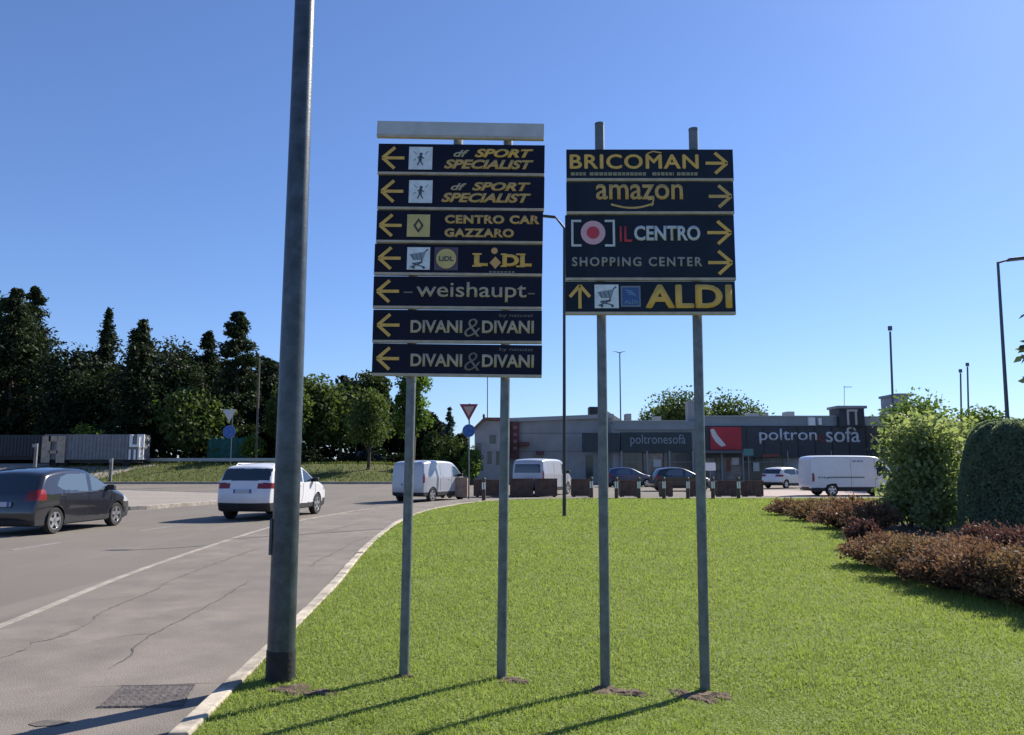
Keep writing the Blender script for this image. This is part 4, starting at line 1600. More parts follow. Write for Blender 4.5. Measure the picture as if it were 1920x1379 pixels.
# grey warehouse to the left, tilted roof line
ware = empty('warehouse_building', (onp(1030, 900, 72).x, 72, ROAD_Z))
tag(ware, 'plain grey warehouse wall with a maroon upright sign left of the shops', 'building')
mb = MB()
a, b = onp(953, 787, 72), onp(1150, 779, 72)
mb.prism([(a.x, -.2), (b.x, -.2), (b.x, b.z), (a.x, a.z)], 72, 90)
o = mb.build('wall', wall_grey, ware)
local(o, ware)
mb = MB()
mb.prism([(a.x, a.z - .25), (b.x, b.z - .25), (b.x, b.z + .12), (a.x, a.z + .12)], 71.7, 71.997)
o = mb.build('roof_edge', mat('roof_edge_grey', (.30, .31, .32), .7), ware)
local(o, ware)
for yv in (812, 846):
    bpart(ware, 'wall_joint', mat('joint_dark', (.16, .165, .17), .9), [(975, 1095, yv, yv + 1.2, -.02, .05)], Y=72)
sg = bpart(ware, 'upright_sign', brown_t, [(957, 974, 791, 860, -.5, .35)], Y=72)
for k in range(4):
    mb = MB()
    bx(mb, 962.5, 969, 799 + 13 * k, 805 + 13 * k, 71.44, .05)
    mb.build('faded_mark', mat('faded_pink', (.24, .13, .15), .6), sg)
bpart(ware, 'door_canopy', brown_t, [(974, 993, 829, 836, -1.2, 1.19), (1006, 1020, 846, 853, -.6, .59)], Y=72)
bpart(ware, 'door', win_m, [(1098, 1112, 853, 900, -.04, .1), (1000, 1020, 855, 900, -.04, .1)], Y=72)
# dark cube and pyramid roof
mb = MB()
bx(mb, 1105, 1121, 763, 782, 73, 1.6)
o = mb.build('roof_box', mat('roof_box_black', (.012, .013, .016), .6), ware)
local(o, ware)
a, ap, b, bb = onp(1112, 788, 73), onp(1130, 765, 75), onp(1166, 789, 73), onp(1140, 786, 78)
mb = MB()
vs = [(a.x, 73, a.z), (b.x, 73, a.z), (b.x, 78, a.z), (a.x, 78, a.z), (ap.x, 75.3, ap.z)]
mb.add(vs, [(0, 1, 4), (1, 2, 4), (2, 3, 4), (3, 0, 4), (3, 2, 1, 0)])
o = mb.build('pyramid_roof', mat('dark_roof_sheet', (.03, .032, .04), .6), ware)
local(o, ware)
# house at the left end
hs = empty('house', (onp(925, 900, 68).x, 68, ROAD_Z))
tag(hs, 'grey house with brown tiled eaves behind the yield sign', 'building')
a, b, e = onp(890, 806, 68), onp(955, 806, 68), onp(908, 789, 68)
mb = MB()
mb.prism([(a.x, -.2), (b.x, -.2), (b.x, onp(955, 789, 68).z), (e.x, e.z), (a.x, a.z)], 68, 80)
o = mb.build('wall', wall_grey, hs)
local(o, hs)
mb = MB()
s0, s1, s2 = onp(887, 809, 67.7), onp(908, 788, 67.7), onp(956, 788, 67.7)
mb.prism([(s0.x, s0.z), (s1.x, s1.z), (s2.x, s2.z), (s2.x, s2.z + .22), (s1.x - .05, s1.z + .22), (s0.x - .12, s0.z + .15)], 67.6, 80.3)
o = mb.build('roof', roof_m, hs)
local(o, hs)
mb = MB()
bx(mb, 905, 909, 777, 789, 70, .5)
o = mb.build('chimney', roof_m, hs)
local(o, hs)
for (x0, x1, y0, y1) in ((893, 902, 831, 853), (918, 930, 816, 832), (914, 922, 846, 870), (930, 940, 846, 872)):
    o = bpart(hs, 'window', win_m, [(x0, x1, y0, y1, -.03, .1)], Y=68)
    bpart(hs, 'lintel', wall_light, [(x0 - 1, x1 + 1, y0 - 2, y0 - .6, -.1, .07)], Y=68)
# pale box sign / block at right behind the shrubs
pb = empty('block_building', (onp(1698, 900, 66).x, 66, ROAD_Z))
tag(pb, 'pale grey block rising behind the leafy shrub beside the shops', 'building')
bpart(pb, 'wall', wall_light, [(1682, 1712, 742, 900, 0, 3)], Y=66, floor=-.2)
bpart(pb, 'roof_cap', wall_grey, [(1680, 1714, 738, 742.5, -.1, 3.2)], Y=66)
bpart(pb, 'wall_panel', mat('mauve_panel', (.24, .22, .26), .7), [(1688, 1706, 756, 786, -.04, .1)], Y=66)


# ------------------------------------------------------------------ poles, lamps, road signs
def simple_lamp(name, label, px, pyb, pyt, Y, r0, r1, arms, m, zbase=None, head=.7):
    b = onp(px[0], pyb, Y)
    zb = b.z if zbase is None else zbase
    t = onp(px[1], pyt, Y)
    r = empty(name, (b.x, Y, zb))
    tag(r, label, 'street lamp' if arms else 'mast')
    mb = MB()
    L = r.location
    mb.tube([Vector((0, 0, -.1)), t - L], [r0, r1], 12)
    mb.build('pole', m, r, smooth_=True)
    for (ax, ay, bx_, by_) in arms:
        a = onp(ax, ay, Y) - L
        e = onp(bx_, by_, Y) - L
        mb = MB()
        mb.tube([a, e], [r1 * .9, r1 * .7], 8)
        mb.build('arm', m, r, smooth_=True)
        s = 1 if bx_ > ax else -1
        mb = MB()
        mb.box(0 if s > 0 else -head, head if s > 0 else 0, -head * .2, head * .2, -head * .06, head * .08)
        o = mb.build('lamp_head', m, r, bevel=.03)
        o.location = e
        o.rotation_euler = (0, R(-6) * s, 0)
    return r


y0 = gnd(1058, 968, .03)
l1 = simple_lamp('street_lamp', 'thin dark street lamp on the lawn between the two sign stands', (1058, 1058), 968, 428, y0.y, .055, .04, [(1058, 428, 1042, 408)], dark_metal, .03, .42)
simple_lamp('street_lamp', 'distant double headed street lamp right of the lawn lamp', (1165, 1162), 880, 662, 95, .10, .07, [(1162, 662, 1155, 660), (1162, 662, 1167, 660)], pole_far, ROAD_Z, .35)
simple_lamp('street_lamp', 'tall curved street lamp at the right edge reaching over the hedge', (1892, 1871), 860, 492, 36, .10, .06, [(1871, 493, 1890, 488)], pole_far, .0, .9)
simple_lamp('mast', 'bare mast with a small cap behind the leafy shrub', (1678, 1669), 880, 622, 62, .10, .08, [], pole_far, ROAD_Z)
simple_lamp('mast', 'left and shorter of the two far masts at the right', (1803, 1801), 880, 700, 80, .10, .08, [], pole_far, ROAD_Z)
simple_lamp('mast', 'right and taller of the two far masts at the right', (1817, 1814), 880, 688, 80, .10, .08, [], pole_far, ROAD_Z)
simple_lamp('mast', 'thin far pole behind the lower edge of the left sign stand', (914, 914), 880, 700, 90, .07, .05, [], pole_far, ROAD_Z)
for (nm, px, py, Y) in (('1', 1669, 620, 62), ('2', 1801, 699, 80), ('3', 1814, 687, 80)):
    t = onp(px, py, Y)
    owner = [o for o in C.objects if o.name.startswith('mast') and o.type == 'EMPTY' and abs(o.location.y - Y) < .1 and abs(o.location.x - t.x) < .9]
    owner.sort(key=lambda o: abs(o.location.x - t.x))
    if owner:
        mb = MB()
        mb.tube([t - owner[0].location, t - owner[0].location + Vector((0, 0, .35))], .17, 10)
        mb.build('cap', pole_far, owner[0])
an = empty('antenna', onp(1583, 764, 71))
tag(an, 'thin rooftop antenna on the shop sign tower', 'antenna')
mb = MB()
t = onp(1583, 724, 71) - an.location
mb.tube([(0, 0, 0), t], .025, 6)
mb.build('rod', pole_far, an)
mb = MB()
mb.tube([t + Vector((-.05, 0, -.1)), t + Vector((.7, 0, -.1))], .03, 6)
mb.build('crossbar', pole_far, an)
# wooden utility pole
b = onp(480, 870, 84)
up = MB()
up.tube([(b.x, 84, tz(b.x, 84) - .2), (b.x - .1, 84, onp(479, 672, 84).z)], [.15, .10], 10)
o = up.build('utility_pole', wood_pole, smooth_=True)
tag(o, 'weathered utility pole standing against the dark conifers', 'pole')


def yield_sign(label, px, ytop, ybot, half, ydisc, rdisc, Y, zb, back=False, pole_to=None):
    b = onp(px, 900, Y)
    r = empty('road_sign', (b.x, Y, zb))
    tag(r, label, 'road sign', 'yield signs with blue discs')
    L = r.location
    mb = MB()
    mb.tube([(0, .05, -.1), (0, .05, onp(px, ytop - 1, Y).z - zb)], .035, 10)
    mb.build('pole', galv2, r, smooth_=True)
    tl, tr, bt = onp(px - half, ytop, Y) - L, onp(px + half, ytop, Y) - L, onp(px, ybot, Y) - L
    mb = MB()
    mb.prism([(tl.x, tl.z), (tr.x, tr.z), (bt.x, bt.z)], -.01, .01, 0)
    cx, cz = (tl.x + tr.x + bt.x) / 3, (tl.z + tr.z + bt.z) / 3
    k = .58
    mb.prism([(cx + (p.x - cx) * k, cz + (p.z - cz) * k) for p in (tl, tr, bt)], -.0125, -.0102, 1)
    mb.build('yield_triangle', [sign_back, sign_back] if back else [mat('sign_red', (.22, .02, .035), .5), mat('sign_white_backlit', (.42, .30, .28), .5)], r)  # white centre coloured pinkish to show it lit from behind
    dc = onp(px, ydisc, Y) - L
    rd = rdisc * Y / F
    mb = MB()
    disc(mb, dc.x, dc.z, rd, -.03, -.012, 0, 32)
    disc(mb, dc.x, dc.z, rd * .97, -.032, -.0302, 1, 32, rd * .88)
    # arrows on the disc
    for q in range(3):
        a0 = 2 * math.pi * q / 3 + .3
        pts = [(dc.x + rd * .5 * math.cos(a0 + u), dc.z + rd * .5 * math.sin(a0 + u)) for u in (0, .35, .7, 1.05, 1.4)]
        stroke(mb, pts, rd * .16, -.032, -.0302, 1)
    mb.build('round_disc', [mat('sign_blue', (.012, .075, .30), .45), mat('sign_pale_blue', (.06, .15, .38), .5)], r)
    return r


yield_sign('yield triangle above a blue roundabout disc beside the small white van', 879, 758, 790, 17.5, 808, 12, 36.5, .0)
yield_sign('grey backed triangle above a blue disc on the far verge', 430, 768, 792, 13, 810, 12, 60, ROAD_Z, back=True)
# small sign posts near the shops
for (px, pt, pb_, Y, lab, colm) in ((1405, 842, 905, 58, 'small teal topped sign post in front of the charcoal fascia', mat('teal_sign', (.04, .16, .17), .5)),
                                    (1332, 868, 912, 50, 'small white notice on a post right of the black hatchback', white_band)):
    b = onp(px, pb_, Y)
    r = empty('sign_post', (b.x, Y, ROAD_Z))
    tag(r, lab, 'sign post')
    t = onp(px, pt, Y)
    mb = MB()
    mb.tube([(0, 0, 0), (0, 0, t.z - ROAD_Z)], .04, 8)
    mb.build('pole', galv2, r)
    mb = MB()
    mb.box(-.36, .36, -.07, -.041, t.z - ROAD_Z - .5, t.z - ROAD_Z)
    mb.box(-.30, .30, -.075, -.071, t.z - ROAD_Z - .2, t.z - ROAD_Z - .1)
    mb.build('sign_plate', colm, r, bevel=.01)

# planters and bollards along the far edge of the lawn
PLY = 40.3
pl = [(805, 832, 897), (838, 876, 897), (888, 944, 895), (956, 1000, 893), (1003, 1045, 893), (1072, 1112, 894), (1163, 1200, 896), (1240, 1262, 899), (1296, 1312, 897), (1346, 1384, 897), (1396, 1432, 897)]
for k, (x0, x1, yt) in enumerate(pl):
    Y = 36.8 if k < 2 else PLY
    yt += 0 if k < 2 else 6
    a, b = onp(x0, yt, Y), onp(x1, 930, Y)
    w, h = b.x - a.x, a.z - ROAD_Z
    zb = 0.0 if k < 2 else ROAD_Z
    r = empty('planter_box', ((a.x + b.x) / 2, Y, zb))
    tag(r, ('pale brown planter box in front of the small white van' if k < 2 else
            'dark brown planter box beyond the lawn left of the thin lamp' if k < 5 else 'dark brown planter box beyond the lawn in front of the shops'), 'planter', 'brown planter boxes along the far edge of the lawn')
    mb = MB()
    h = a.z - zb
    mb.box(-w / 2, w / 2, 0, .06, .06, h)
    mb.box(-w / 2, w / 2, .74, .8, .06, h)
    mb.box(-w / 2, -w / 2 + .06, .061, .739, .06, h)
    mb.box(w / 2 - .06, w / 2, .061, .739, .06, h)
    n = max(2, int(w / .22))
    for q in range(n + 1):
        x = -w / 2 + .02 + q * (w - .08) / n
        mb.box(x, x + .04, -.022, -.001, .09, h - .03)
    mb.box(-w / 2 - .02, w / 2 + .02, -.03, .05, h + .001, h + .04)
    mb.build('box', mat('pale_brown_planter', (.30, .21, .16), .8, var=.25, scale=3) if k < 2 else corten, r)
    mb = MB()
    mb.box(-w / 2 + .061, w / 2 - .061, .062, .738, .08, h - .06)
    mb.build('soil_fill', soil, r)
    mb = MB()
    for sx in (-1, 1):
        mb.box(sx * w * .38 - .06, sx * w * .38 + .06, .1, .7, 0, .059)
    mb.build('foot', plastic, r)
boll = [(907, 940, 898), (1109, 936, 894), (1156, 937, 894), (1198, 937, 896), (1245, 937, 896), (1290, 937, 896), (1337, 937, 896), (1385, 937, 897)]
b0 = None
for k, (px, pyb, pyt) in enumerate(boll):
    g = gnd(px, pyb, 0)
    if b0 is None:
        b0 = empty('bollard', (g.x, g.y, 0))
        mb = MB()
        mb.tube([(0, 0, -.05), (0, 0, .95)], .085, 14)
        mb.tube([(0, 0, .951), (0, 0, 1.0)], [.085, .05], 14)
        mb.build('post', mat('bollard_brown', (.07, .05, .04), .7, var=.3, scale=6), b0, smooth_=True)
        mb = MB()
        for sx in (-1, 1):
            mb.box(sx * .045 - .03, sx * .045 + .03, -.092, -.082, .50, .80)
        mb.build('reflector', white_band, b0)
        r = b0
    else:
        r = b0.copy()
        C.objects.link(r)
        r.location = (g.x, g.y, 0)
        for ch in list(b0.children):
            c2 = ch.copy()
            C.objects.link(c2)
            c2.parent = r
    tag(r, 'brown bollard with white reflectors at the far edge of the lawn', 'bollard', 'bollards along the far edge of the lawn')
# roadside bollards and yard posts on the left
for (px, pyt, Y, lab) in ((208, 860, 71.2, 'short pale marker post in front of the grey trailer'), (65, 832, 72, 'tall pale gate post in front of the dark trailer')):
    x = onp(px, 880, Y).x
    z0 = tz(x, Y)
    r = empty('marker_post', (x, Y, z0))
    tag(r, lab, 'post')
    top = onp(px, pyt, Y).z - z0
    mb = MB()
    mb.box(-.13, .13, -.1, .1, -.1, top)
    mb.build('post', mat('pale_post', (.15, .15, .15), .8, var=.2), r, bevel=.03)
    mb = MB()
    mb.box(-.3 if pyt < 850 else -.15, .15, -.13, -.101, top - .35, top - .05)
    mb.build('cap_plate', mat('dull_plate', (.26, .26, .27), .7), r)
# crash barrier along the verge
mb = MB()
x0, x1 = onp(262, 870, 83).x, onp(538, 870, 83).x
gz = tz((x0 + x1) / 2, 83)
gr = empty('guard_rail', ((x0 + x1) / 2, 83, gz))
tag(gr, 'low pale crash barrier along the verge below the conifers', 'guard rail')
w = x1 - x0
mb.prism([(-w / 2, .28), (w / 2, .28), (w / 2, .62), (-w / 2, .62)], -.05, .0)
mb.prism([(-w / 2, .38), (w / 2, .38), (w / 2, .52), (-w / 2, .52)], -.09, -.052)
mb.build('rail', mat('rail_galv', (.40, .40, .39), .6, .2, var=.15), gr)
k = -w / 2
while k < w / 2:
    mb = MB()
    mb.box(k, k + .1, .001, .1, -.2, .6)
    mb.build('post', galv2, gr)
    k += 4.0
# green debris netting on a frame
x0, x1 = onp(388, 850, 86).x, onp(472, 850, 86).x
gz = tz(x0, 86)
gn = empty('netting_fence', ((x0 + x1) / 2, 86, gz))
tag(gn, 'green netted fence panel under the conifers behind the far road sign', 'fence')
w = x1 - x0
hh = onp(430, 820, 86).z - gz
mb = MB()
n = 40
vs = []
for k in range(n + 1):
    x = -w / 2 + w * k / n
    for q in range(5):
        vs.append((x, .06 * math.sin(k * 1.1 + q), .1 + (hh - .1) * q / 4 - (.15 * math.sin(k * .5) ** 2 if q == 4 else 0)))
mb.add(vs, [(k * 5 + q, (k + 1) * 5 + q, (k + 1) * 5 + q + 1, k * 5 + q + 1) for k in range(n) for q in range(4)])
net = mb.build('net', mat('green_netting', (.012, .085, .07), .8, var=.3, scale=2), gn, smooth_=True)
sd = net.modifiers.new('solid', 'SOLIDIFY')
sd.thickness = .02
for k in range(4):
    mb = MB()
    x = -w / 2 + w * k / 3
    mb.tube([(x, .12, -.1), (x, .12, hh + .1)], .04, 8)
    mb.build('post', galv2, gn)


# ------------------------------------------------------------------ trees and shrubs
def tree(name, label, px, pyt, wpx, Y, kind, m, n, leaf, seed, base=None, z0f=.08, group=None, gap=0.0, taper=0.0, clumps=26, cat='tree', depth=1.0):
    t = onp(px, pyt, Y)
    zb = tz(t.x, Y) if base is None else base
    h = t.z - zb
    w = wpx * Y / F
    r = empty(name, (t.x, Y, zb))
    tag(r, label, cat, group)
    if kind == 'broad':
        o, c = crown_broad('crown', w, h * (1 - z0f), h * z0f, n, leaf, m, r, clumps, depth, taper, seed)
        trunk(r, h * .8, max(.08, h * .018), [q for q in c[::3]])
    else:
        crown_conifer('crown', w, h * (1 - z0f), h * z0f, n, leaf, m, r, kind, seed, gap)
        trunk(r, h * .95, max(.1, h * .015))
    return r


GT = 'trees in the row beyond the far road'
rows = [
    ('conifer_tree', 'giant dark conifer cut off by the left edge of the photo', -30, 525, 190, 93, 'column', con_m, 15000, .62, 'x'),
    ('conifer_tree', 'tall dark conifer second from the left edge, twin to its right neighbour', 32, 543, 125, 91, 'column', con_m, 13000, .60, 'x'),
    ('conifer_tree', 'tall dark conifer third from the left edge, its right side facing open sky', 66, 541, 118, 95, 'column', con_m, 14000, .60, 'x'),
    ('conifer_tree', 'low bushy dark tree between the tall left trees and the thin spire', 142, 650, 150, 92, 'broad', con_m, 9000, .60, 'x'),
    ('conifer_tree', 'thin tall conifer with gaps between its branches, rising above its neighbours', 205, 580, 105, 94, 'cone', con_m, 6500, .55, 'x'),
    ('conifer_tree', 'broad pointed conifer right of the thin gappy one', 268, 604, 150, 90, 'spire', con_m, 11000, .60, 'x'),
    ('conifer_tree', 'dark tree with a wide ragged top in the middle of the row', 338, 636, 140, 95, 'broad', con_m, 9000, .60, 'x'),
    ('conifer_tree', 'small pointed conifer just left of the dense column tree', 392, 622, 104, 97, 'spire', con_m, 7500, .55, 'x'),
    ('conifer_tree', 'dense dark column conifer nearest the utility pole', 448, 584, 98, 92, 'column', con_m, 13000, .56, 'x'),
    ('conifer_tree', 'shorter conifer behind the lamp post', 510, 678, 130, 98, 'spire', con_m, 7000, .60, 'x'),
]
for i, (nm, lab, px, pyt, w, Y, kd, m, n, lf, _) in enumerate(rows):
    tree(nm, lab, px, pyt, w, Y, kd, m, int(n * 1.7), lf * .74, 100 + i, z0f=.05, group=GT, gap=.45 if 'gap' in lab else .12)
broad = [
    ('broadleaf_tree', 'low spreading olive green tree in front of the conifers', 372, 728, 140, 88, mid_m, 7000, .50, .12),
    ('broadleaf_tree', 'dark rounded tree right of the lamp post', 592, 698, 90, 92, mid_m, 7000, .50, .10),
    ('broadleaf_tree', 'mid green tree between lamp post and left sign stand', 640, 712, 84, 95, mid_m, 6500, .50, .10),
    ('broadleaf_tree', 'tall dark tree at the lower left corner of the left sign stand', 700, 684, 80, 98, broad_m, 7000, .50, .10),
    ('broadleaf_tree', 'upright poplar like tree behind the left sign post', 776, 640, 70, 94, lime_m, 8500, .46, .08),
    ('broadleaf_tree', 'olive tree in the gap right of the utility pole', 545, 706, 80, 88, mid_m, 6500, .5, .10),
]
for i, (nm, lab, px, pyt, w, Y, m, n, lf, z0) in enumerate(broad):
    tree(nm, lab, px, pyt, w, Y, 'broad', m, n, lf, 200 + i, z0f=z0, group=GT, taper=.35 if 'poplar' in lab else .15, clumps=34)
tree('young_tree', 'young bright green tree with a thin trunk on the verge', 694, 720, 96, 79, 'broad', mid_m, 5200, .36, 301, z0f=.24, taper=.45, clumps=30)
tree('conifer_tree', 'small pale conifer beyond the small white van', 843, 766, 52, 84, 'cone', con2_m, 2600, .40, 302, base=ROAD_Z, z0f=.05, gap=.3)
tree('shrub', 'dark round bush below the pale conifer', 852, 815, 72, 78, 'broad', broad_m, 3200, .34, 303, base=ROAD_Z, z0f=.02, cat='shrub')
tree('shrub', 'leafy bush beside the house behind the yield sign', 884, 832, 36, 66, 'broad', lime_m, 1800, .26, 304, base=ROAD_Z, z0f=.02, cat='shrub')
tree('shrub', 'dark bush between the poplar and the pale conifer', 815, 800, 46, 82, 'broad', broad_m, 2600, .34, 309, base=0.3, z0f=.02, cat='shrub')
tree('shrub', 'round olive bush above the grey trailer', 168, 796, 62, 85, 'broad', lime_m, 2400, .34, 305, z0f=.02, cat='shrub')
tree('shrub', 'small bright bush beside the green netting', 472, 812, 44, 84.6, 'broad', lime_m, 1600, .3, 306, z0f=.02, cat='shrub')
tree('broadleaf_tree', 'sunlit tree above the roof behind the right sign post, left part', 1266, 742, 150, 98, 'broad', mid_m, 12000, .42, 307, base=ROAD_Z, z0f=.30, clumps=40)
tree('broadleaf_tree', 'sunlit tree above the shop roof, right of the right sign post', 1358, 746, 160, 100, 'broad', mid_m, 12000, .42, 308, base=ROAD_Z, z0f=.30, clumps=40)
tree('broadleaf_tree', 'green tree behind the pale block and its mast', 1708, 738, 130, 52, 'broad', lime_m, 6000, .26, 310, base=ROAD_Z, z0f=.15, clumps=40)
tree('broadleaf_tree', 'green tree above the gap between leafy shrub and clipped hedge', 1825, 752, 120, 54, 'broad', lime_m, 5500, .28, 311, base=ROAD_Z, z0f=.15, clumps=40)
tree('pine_tree', 'pine reaching in at the right edge above the hedge', 1980, 430, 225, 34, 'cone', con2_m, 5000, .42, 312, base=ROAD_Z, z0f=.12, gap=.55)

# dark wood behind the row
n = 60000
xs = rng.uniform(-95, -6, n)
hh = np.interp(xs, [-95, -34, -28, -20, -13, -6], [15, 14.0, 12, 10.5, 7, 4]) + .9 * np.sin(xs * .53) + .8 * np.sin(xs * 1.1 + 1) + .4 * np.sin(xs * 2.7)
zz = 1.0 + rng.random(n) ** .75 * hh
pts = np.stack([xs, rng.uniform(101, 108, n), zz], 1)
o = card_mesh('wood', leaf_cards(pts, .72 * rng.uniform(.5, 1.4, n)), n, 4, under_m, rng.random(n))
tag(o, 'dark mass of woodland behind the row of conifers', 'wood', kind='stuff')
# undergrowth along the bank
n = 9000
xs = rng.uniform(-70, -9, n)
hh = 1.4 + .9 * np.sin(xs * .7) + .5 * np.sin(xs * 1.9)
pts = np.stack([xs, rng.uniform(87.5, 89.5, n), 1.6 + rng.random(n) * np.clip(hh, .5, 3)], 1)
o = card_mesh('undergrowth', leaf_cards(pts, .42 * rng.uniform(.6, 1.4, n)), n, 4, under_m, rng.random(n))
tag(o, 'dark undergrowth along the foot of the conifers', 'undergrowth', kind='stuff')
# rough tufts on the verge
n = 9000
xs = rng.uniform(-48, -7, n)
ys = rng.uniform(71, 86, n)
zz = np.array([tz(a, b) for a, b in zip(xs, ys)])
pts = np.stack([xs, ys, zz + .08 + .12 * rng.random(n)], 1)
o = card_mesh('verge_grass', leaf_cards(pts, .3 * rng.uniform(.5, 1.3, n), .25, np.tile([0, 0, 1.0], (n, 1)), .5), n, 4, leaf_mat('verge_blades', (.06, .085, .018), (.15, .165, .055), .3), rng.random(n))
tag(o, 'rough grass tufts on the bank beyond the far road', 'grass', kind='stuff')


# leafy pale shrub at the right
def shrub_near(name, label, px, pyb, pyt, wpx, m, n, leaf, seed, clumps, group=None, cat='shrub', squash=1.0, boxy=1.0):
    b = gnd(px, pyb, .03)
    t = onp(px, pyt, b.y)
    h = t.z - .03
    w = wpx * b.y / F
    r = empty(name, (b.x, b.y, .03))
    tag(r, label, cat, group)
    o, c = crown_broad('foliage', w, h, 0.02, n, leaf, m, r, clumps, squash, 0.1, seed, boxy)
    mb = MB()
    g = random.Random(seed)
    for k in range(9):
        a = g.uniform(0, 6.28)
        q = c[g.randrange(len(c))]
        mb.tube([(.06 * w * math.cos(a), .06 * w * math.sin(a), -.05), (q[0] * .5, q[1] * .5, q[2] * .5), tuple(q)], [.02 * h ** .5, .014 * h ** .5, .006], 6)
    mb.build('stems', bark, r, smooth_=True)
    return r


shrub_near('leafy_shrub', 'tall pale green leafy shrub left of the clipped hedge', 1742, 993, 744, 150, pale_m, 7200, .14, 401, 60, boxy=.7)
shrub_near('leafy_shrub', 'leafy shrub filling the gap between the tall shrub and the clipped hedge', 1795, 985, 772, 130, pale_m, 6000, .13, 402, 44, boxy=.7)
shrub_near('leafy_shrub', 'lower leafy shrub at the left foot of the tall shrub', 1700, 990, 872, 104, pale_m, 3000, .12, 403, 34, boxy=.7)
shrub_near('leafy_shrub', 'lower leafy shrub at the right foot of the tall shrub', 1762, 998, 880, 118, pale_m, 3000, .12, 404, 34, boxy=.7)
# clipped dome hedge
b = gnd(1915, 1012, .03)
r = empty('clipped_hedge', (b.x, b.y, .03))
tag(r, 'dark clipped dome shaped hedge at the right edge', 'hedge')
hw_, hh_ = 98 * b.y / F, onp(1905, 795, b.y).z
n = 64000
u = rng.random(n)
th = rng.uniform(0, 2 * math.pi, n)
v = rng.random(n)
# superellipsoid dome: straight sides, rounded top
ph = v ** .8 * math.pi / 2
rr = np.cos(ph) ** .50
zz = np.sin(ph) ** .85
sh = 1 - .10 * rng.random(n) ** 2 + .012 * np.sin(th * 5 + zz * 6) + .01 * np.sin(th * 13 - zz * 17)
pts = np.stack([hw_ * rr * np.cos(th) * sh, hw_ * rr * np.sin(th) * sh, hh_ * zz * sh + .02], 1)
tone = np.clip(.3 + .12 * np.sin(th * 9 + zz * 14) + .6 * (rng.random(n) - .3), 0, 1)
card_mesh('foliage', leaf_cards(pts, .052 * rng.uniform(.6, 1.5, n)), n, 4, hedge_m, tone, r)
mb = MB()
for k in range(10):
    a = 2 * math.pi * k / 10
    mb.tube([(.1 * math.cos(a), .1 * math.sin(a), -.05), (hw_ * .5 * math.cos(a), hw_ * .5 * math.sin(a), hh_ * .5), (hw_ * .7 * math.cos(a), hw_ * .7 * math.sin(a), hh_ * .75)], [.03, .02, .01], 6)
# a dense twig core so the clipped surface is not see-through
vs, fs = [], []
for q in range(9):
    p_ = q / 8 * math.pi / 2
    for k in range(20):
        a = 2 * math.pi * k / 20
        vs.append((hw_ * .84 * math.cos(p_) ** .42 * math.cos(a), hw_ * .84 * math.cos(p_) ** .42 * math.sin(a), hh_ * .86 * math.sin(p_) ** .85))
for q in range(8):
    for k in range(20):
        fs.append((q * 20 + k, q * 20 + (k + 1) % 20, (q + 1) * 20 + (k + 1) % 20, (q + 1) * 20 + k))
mb.add(vs, fs)
mb.build('stems', mat('twig_core', (.05, .06, .045), .95, var=.4, scale=20), r)

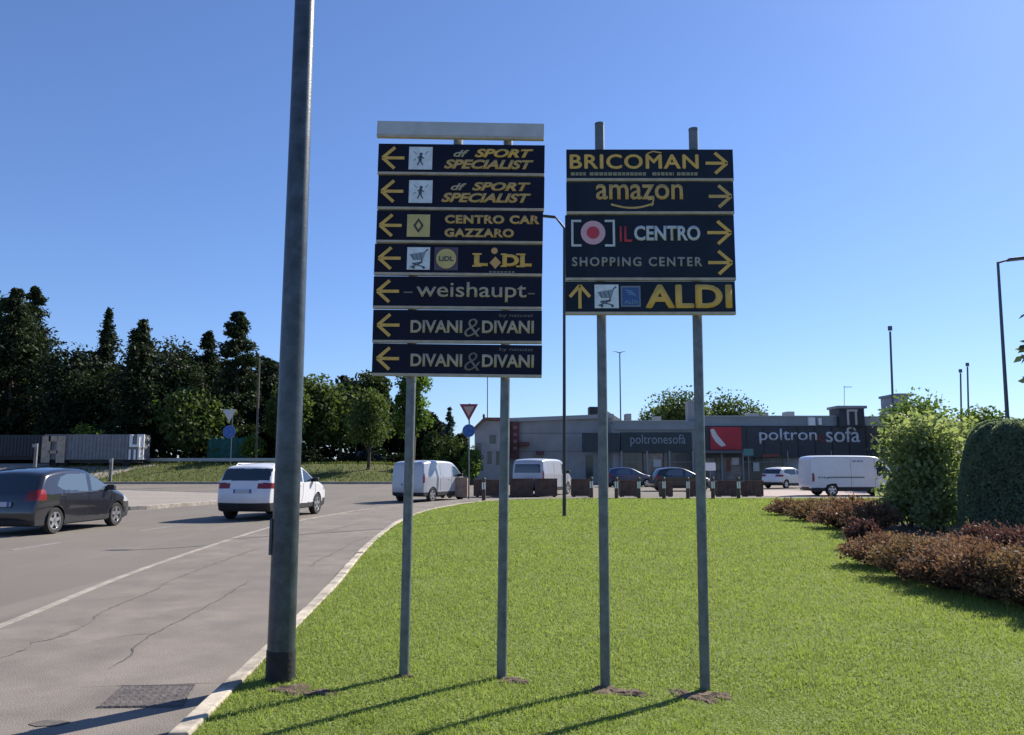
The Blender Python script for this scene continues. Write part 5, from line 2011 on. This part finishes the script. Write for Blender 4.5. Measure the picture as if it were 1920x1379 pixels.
# red-brown shrub beds: many thin leafy twigs fanning out of each plant
def twig_shrub(name, label, px, pyb, pyt, wpx, m, twigs, per, leaf, seed, group, cat='shrub'):
    b = gnd(px, pyb, .03)
    h = onp(px, pyt, b.y).z - .03
    w = wpx * b.y / F
    r = empty(name, (b.x, b.y, .03))
    tag(r, label, cat, group)
    g = np.random.default_rng(seed)
    a = g.uniform(0, 2 * math.pi, twigs)
    q = g.random(twigs) ** .55
    ex, ey = w / 2 * q * np.cos(a), w / 2 * q * np.sin(a)
    ez = h * (1 - .45 * q ** 3) * g.uniform(.50, 1.15, twigs)
    k = g.integers(0, twigs, twigs * per)
    t = .25 + .75 * g.random(twigs * per) ** .6
    bend = .6 + .4 * t
    pts = np.stack([ex[k] * t * bend, ey[k] * t * bend, ez[k] * t], 1) + g.normal(0, 1, (len(k), 3)) * (.022 + .02 * h)
    pts[:, 2] = np.maximum(pts[:, 2], .01)
    ax = np.stack([ex[k], ey[k], ez[k]], 1)
    ax /= np.linalg.norm(ax, axis=1)[:, None] + 1e-6
    tone = np.clip(g.random(twigs)[k] * .55 + .5 * g.random(len(k)) * t, 0, 1)
    card_mesh('foliage', leaf_cards(pts, leaf * g.uniform(.6, 1.5, len(k)), .5, ax, .8), len(k), 4, m, tone, r)
    mb = MB()
    for n_ in range(0, twigs, 3):
        mb.tube([(.02 * math.cos(a[n_]), .02 * math.sin(a[n_]), -.03), (ex[n_] * .42, ey[n_] * .42, ez[n_] * .5), (ex[n_], ey[n_], ez[n_])], [.009, .006, .002], 4, cap=False)
    mb.build('stems', mat('red_twigs', (.10, .05, .04), .9), r)
    return r


far_bed = [(1482, 966, 934, 84), (1528, 978, 934, 96), (1580, 991, 934, 104), (1632, 1000, 938, 96), (1545, 956, 928, 90), (1600, 968, 928, 100), (1650, 975, 932, 90)]
for k, (px, pyb, pyt, w) in enumerate(far_bed):
    twig_shrub('low_shrub', 'low red-brown shrub in the far bed under the big white van', px, pyb, pyt + 4 + (k * 7 % 5) * 2, w * 1.2, (red_m, rust_m, red_m)[k % 3], 170, 26, .070, 420 + k, 'red-brown shrubs of the far bed')
near_bed = [(1650, 1062, 994, 120), (1715, 1084, 990, 140), (1785, 1106, 996, 150), (1860, 1124, 1006, 150), (1940, 1142, 1010, 150), (2020, 1166, 1020, 150), (1665, 1036, 984, 100), (1740, 1050, 984, 120), (1812, 1078, 992, 120)]
for k, (px, pyb, pyt, w) in enumerate(near_bed):
    twig_shrub('low_shrub', 'low red-brown shrub in the near bed right of the lawn', px, pyb, pyt + 12 + (k * 7 % 5) * 4, w * 1.25, (red_m, rust_m, red_m, red_m, rust_m)[k % 5], 300, 26, .044, 440 + k, 'red-brown shrubs of the near bed')
for k, (px, pyb, pyt, w) in enumerate([(1842, 1052, 988, 100), (1895, 1075, 992, 120), (1960, 1090, 1000, 130), (1620, 1030, 975, 70)]):
    twig_shrub('low_shrub', 'dark purple low shrub at the foot of the clipped hedge', px, pyb, pyt, w, purple_m, 200, 30, .055, 460 + k, 'purple shrubs in front of the hedge')
# bed soil under the shrubs
mb = MB()
bed = [gnd(*p).xy for p in ((1604, 1046), (1690, 1084), (1800, 1112), (1920, 1134), (2080, 1170), (2100, 1030), (1800, 990), (1640, 985), (1450, 945), (1460, 962), (1560, 985), (1650, 1003), (1610, 1020))]
flat = [(p.x, p.y) for p in bed]
mb.add([(x, y, .066) for x, y in flat], [tuple(range(len(flat)))])
tag(mb.build('planting_bed', mat('bed_soil', (.055, .04, .03), .95, var=.4, scale=6, bump=.5)), kind='structure')
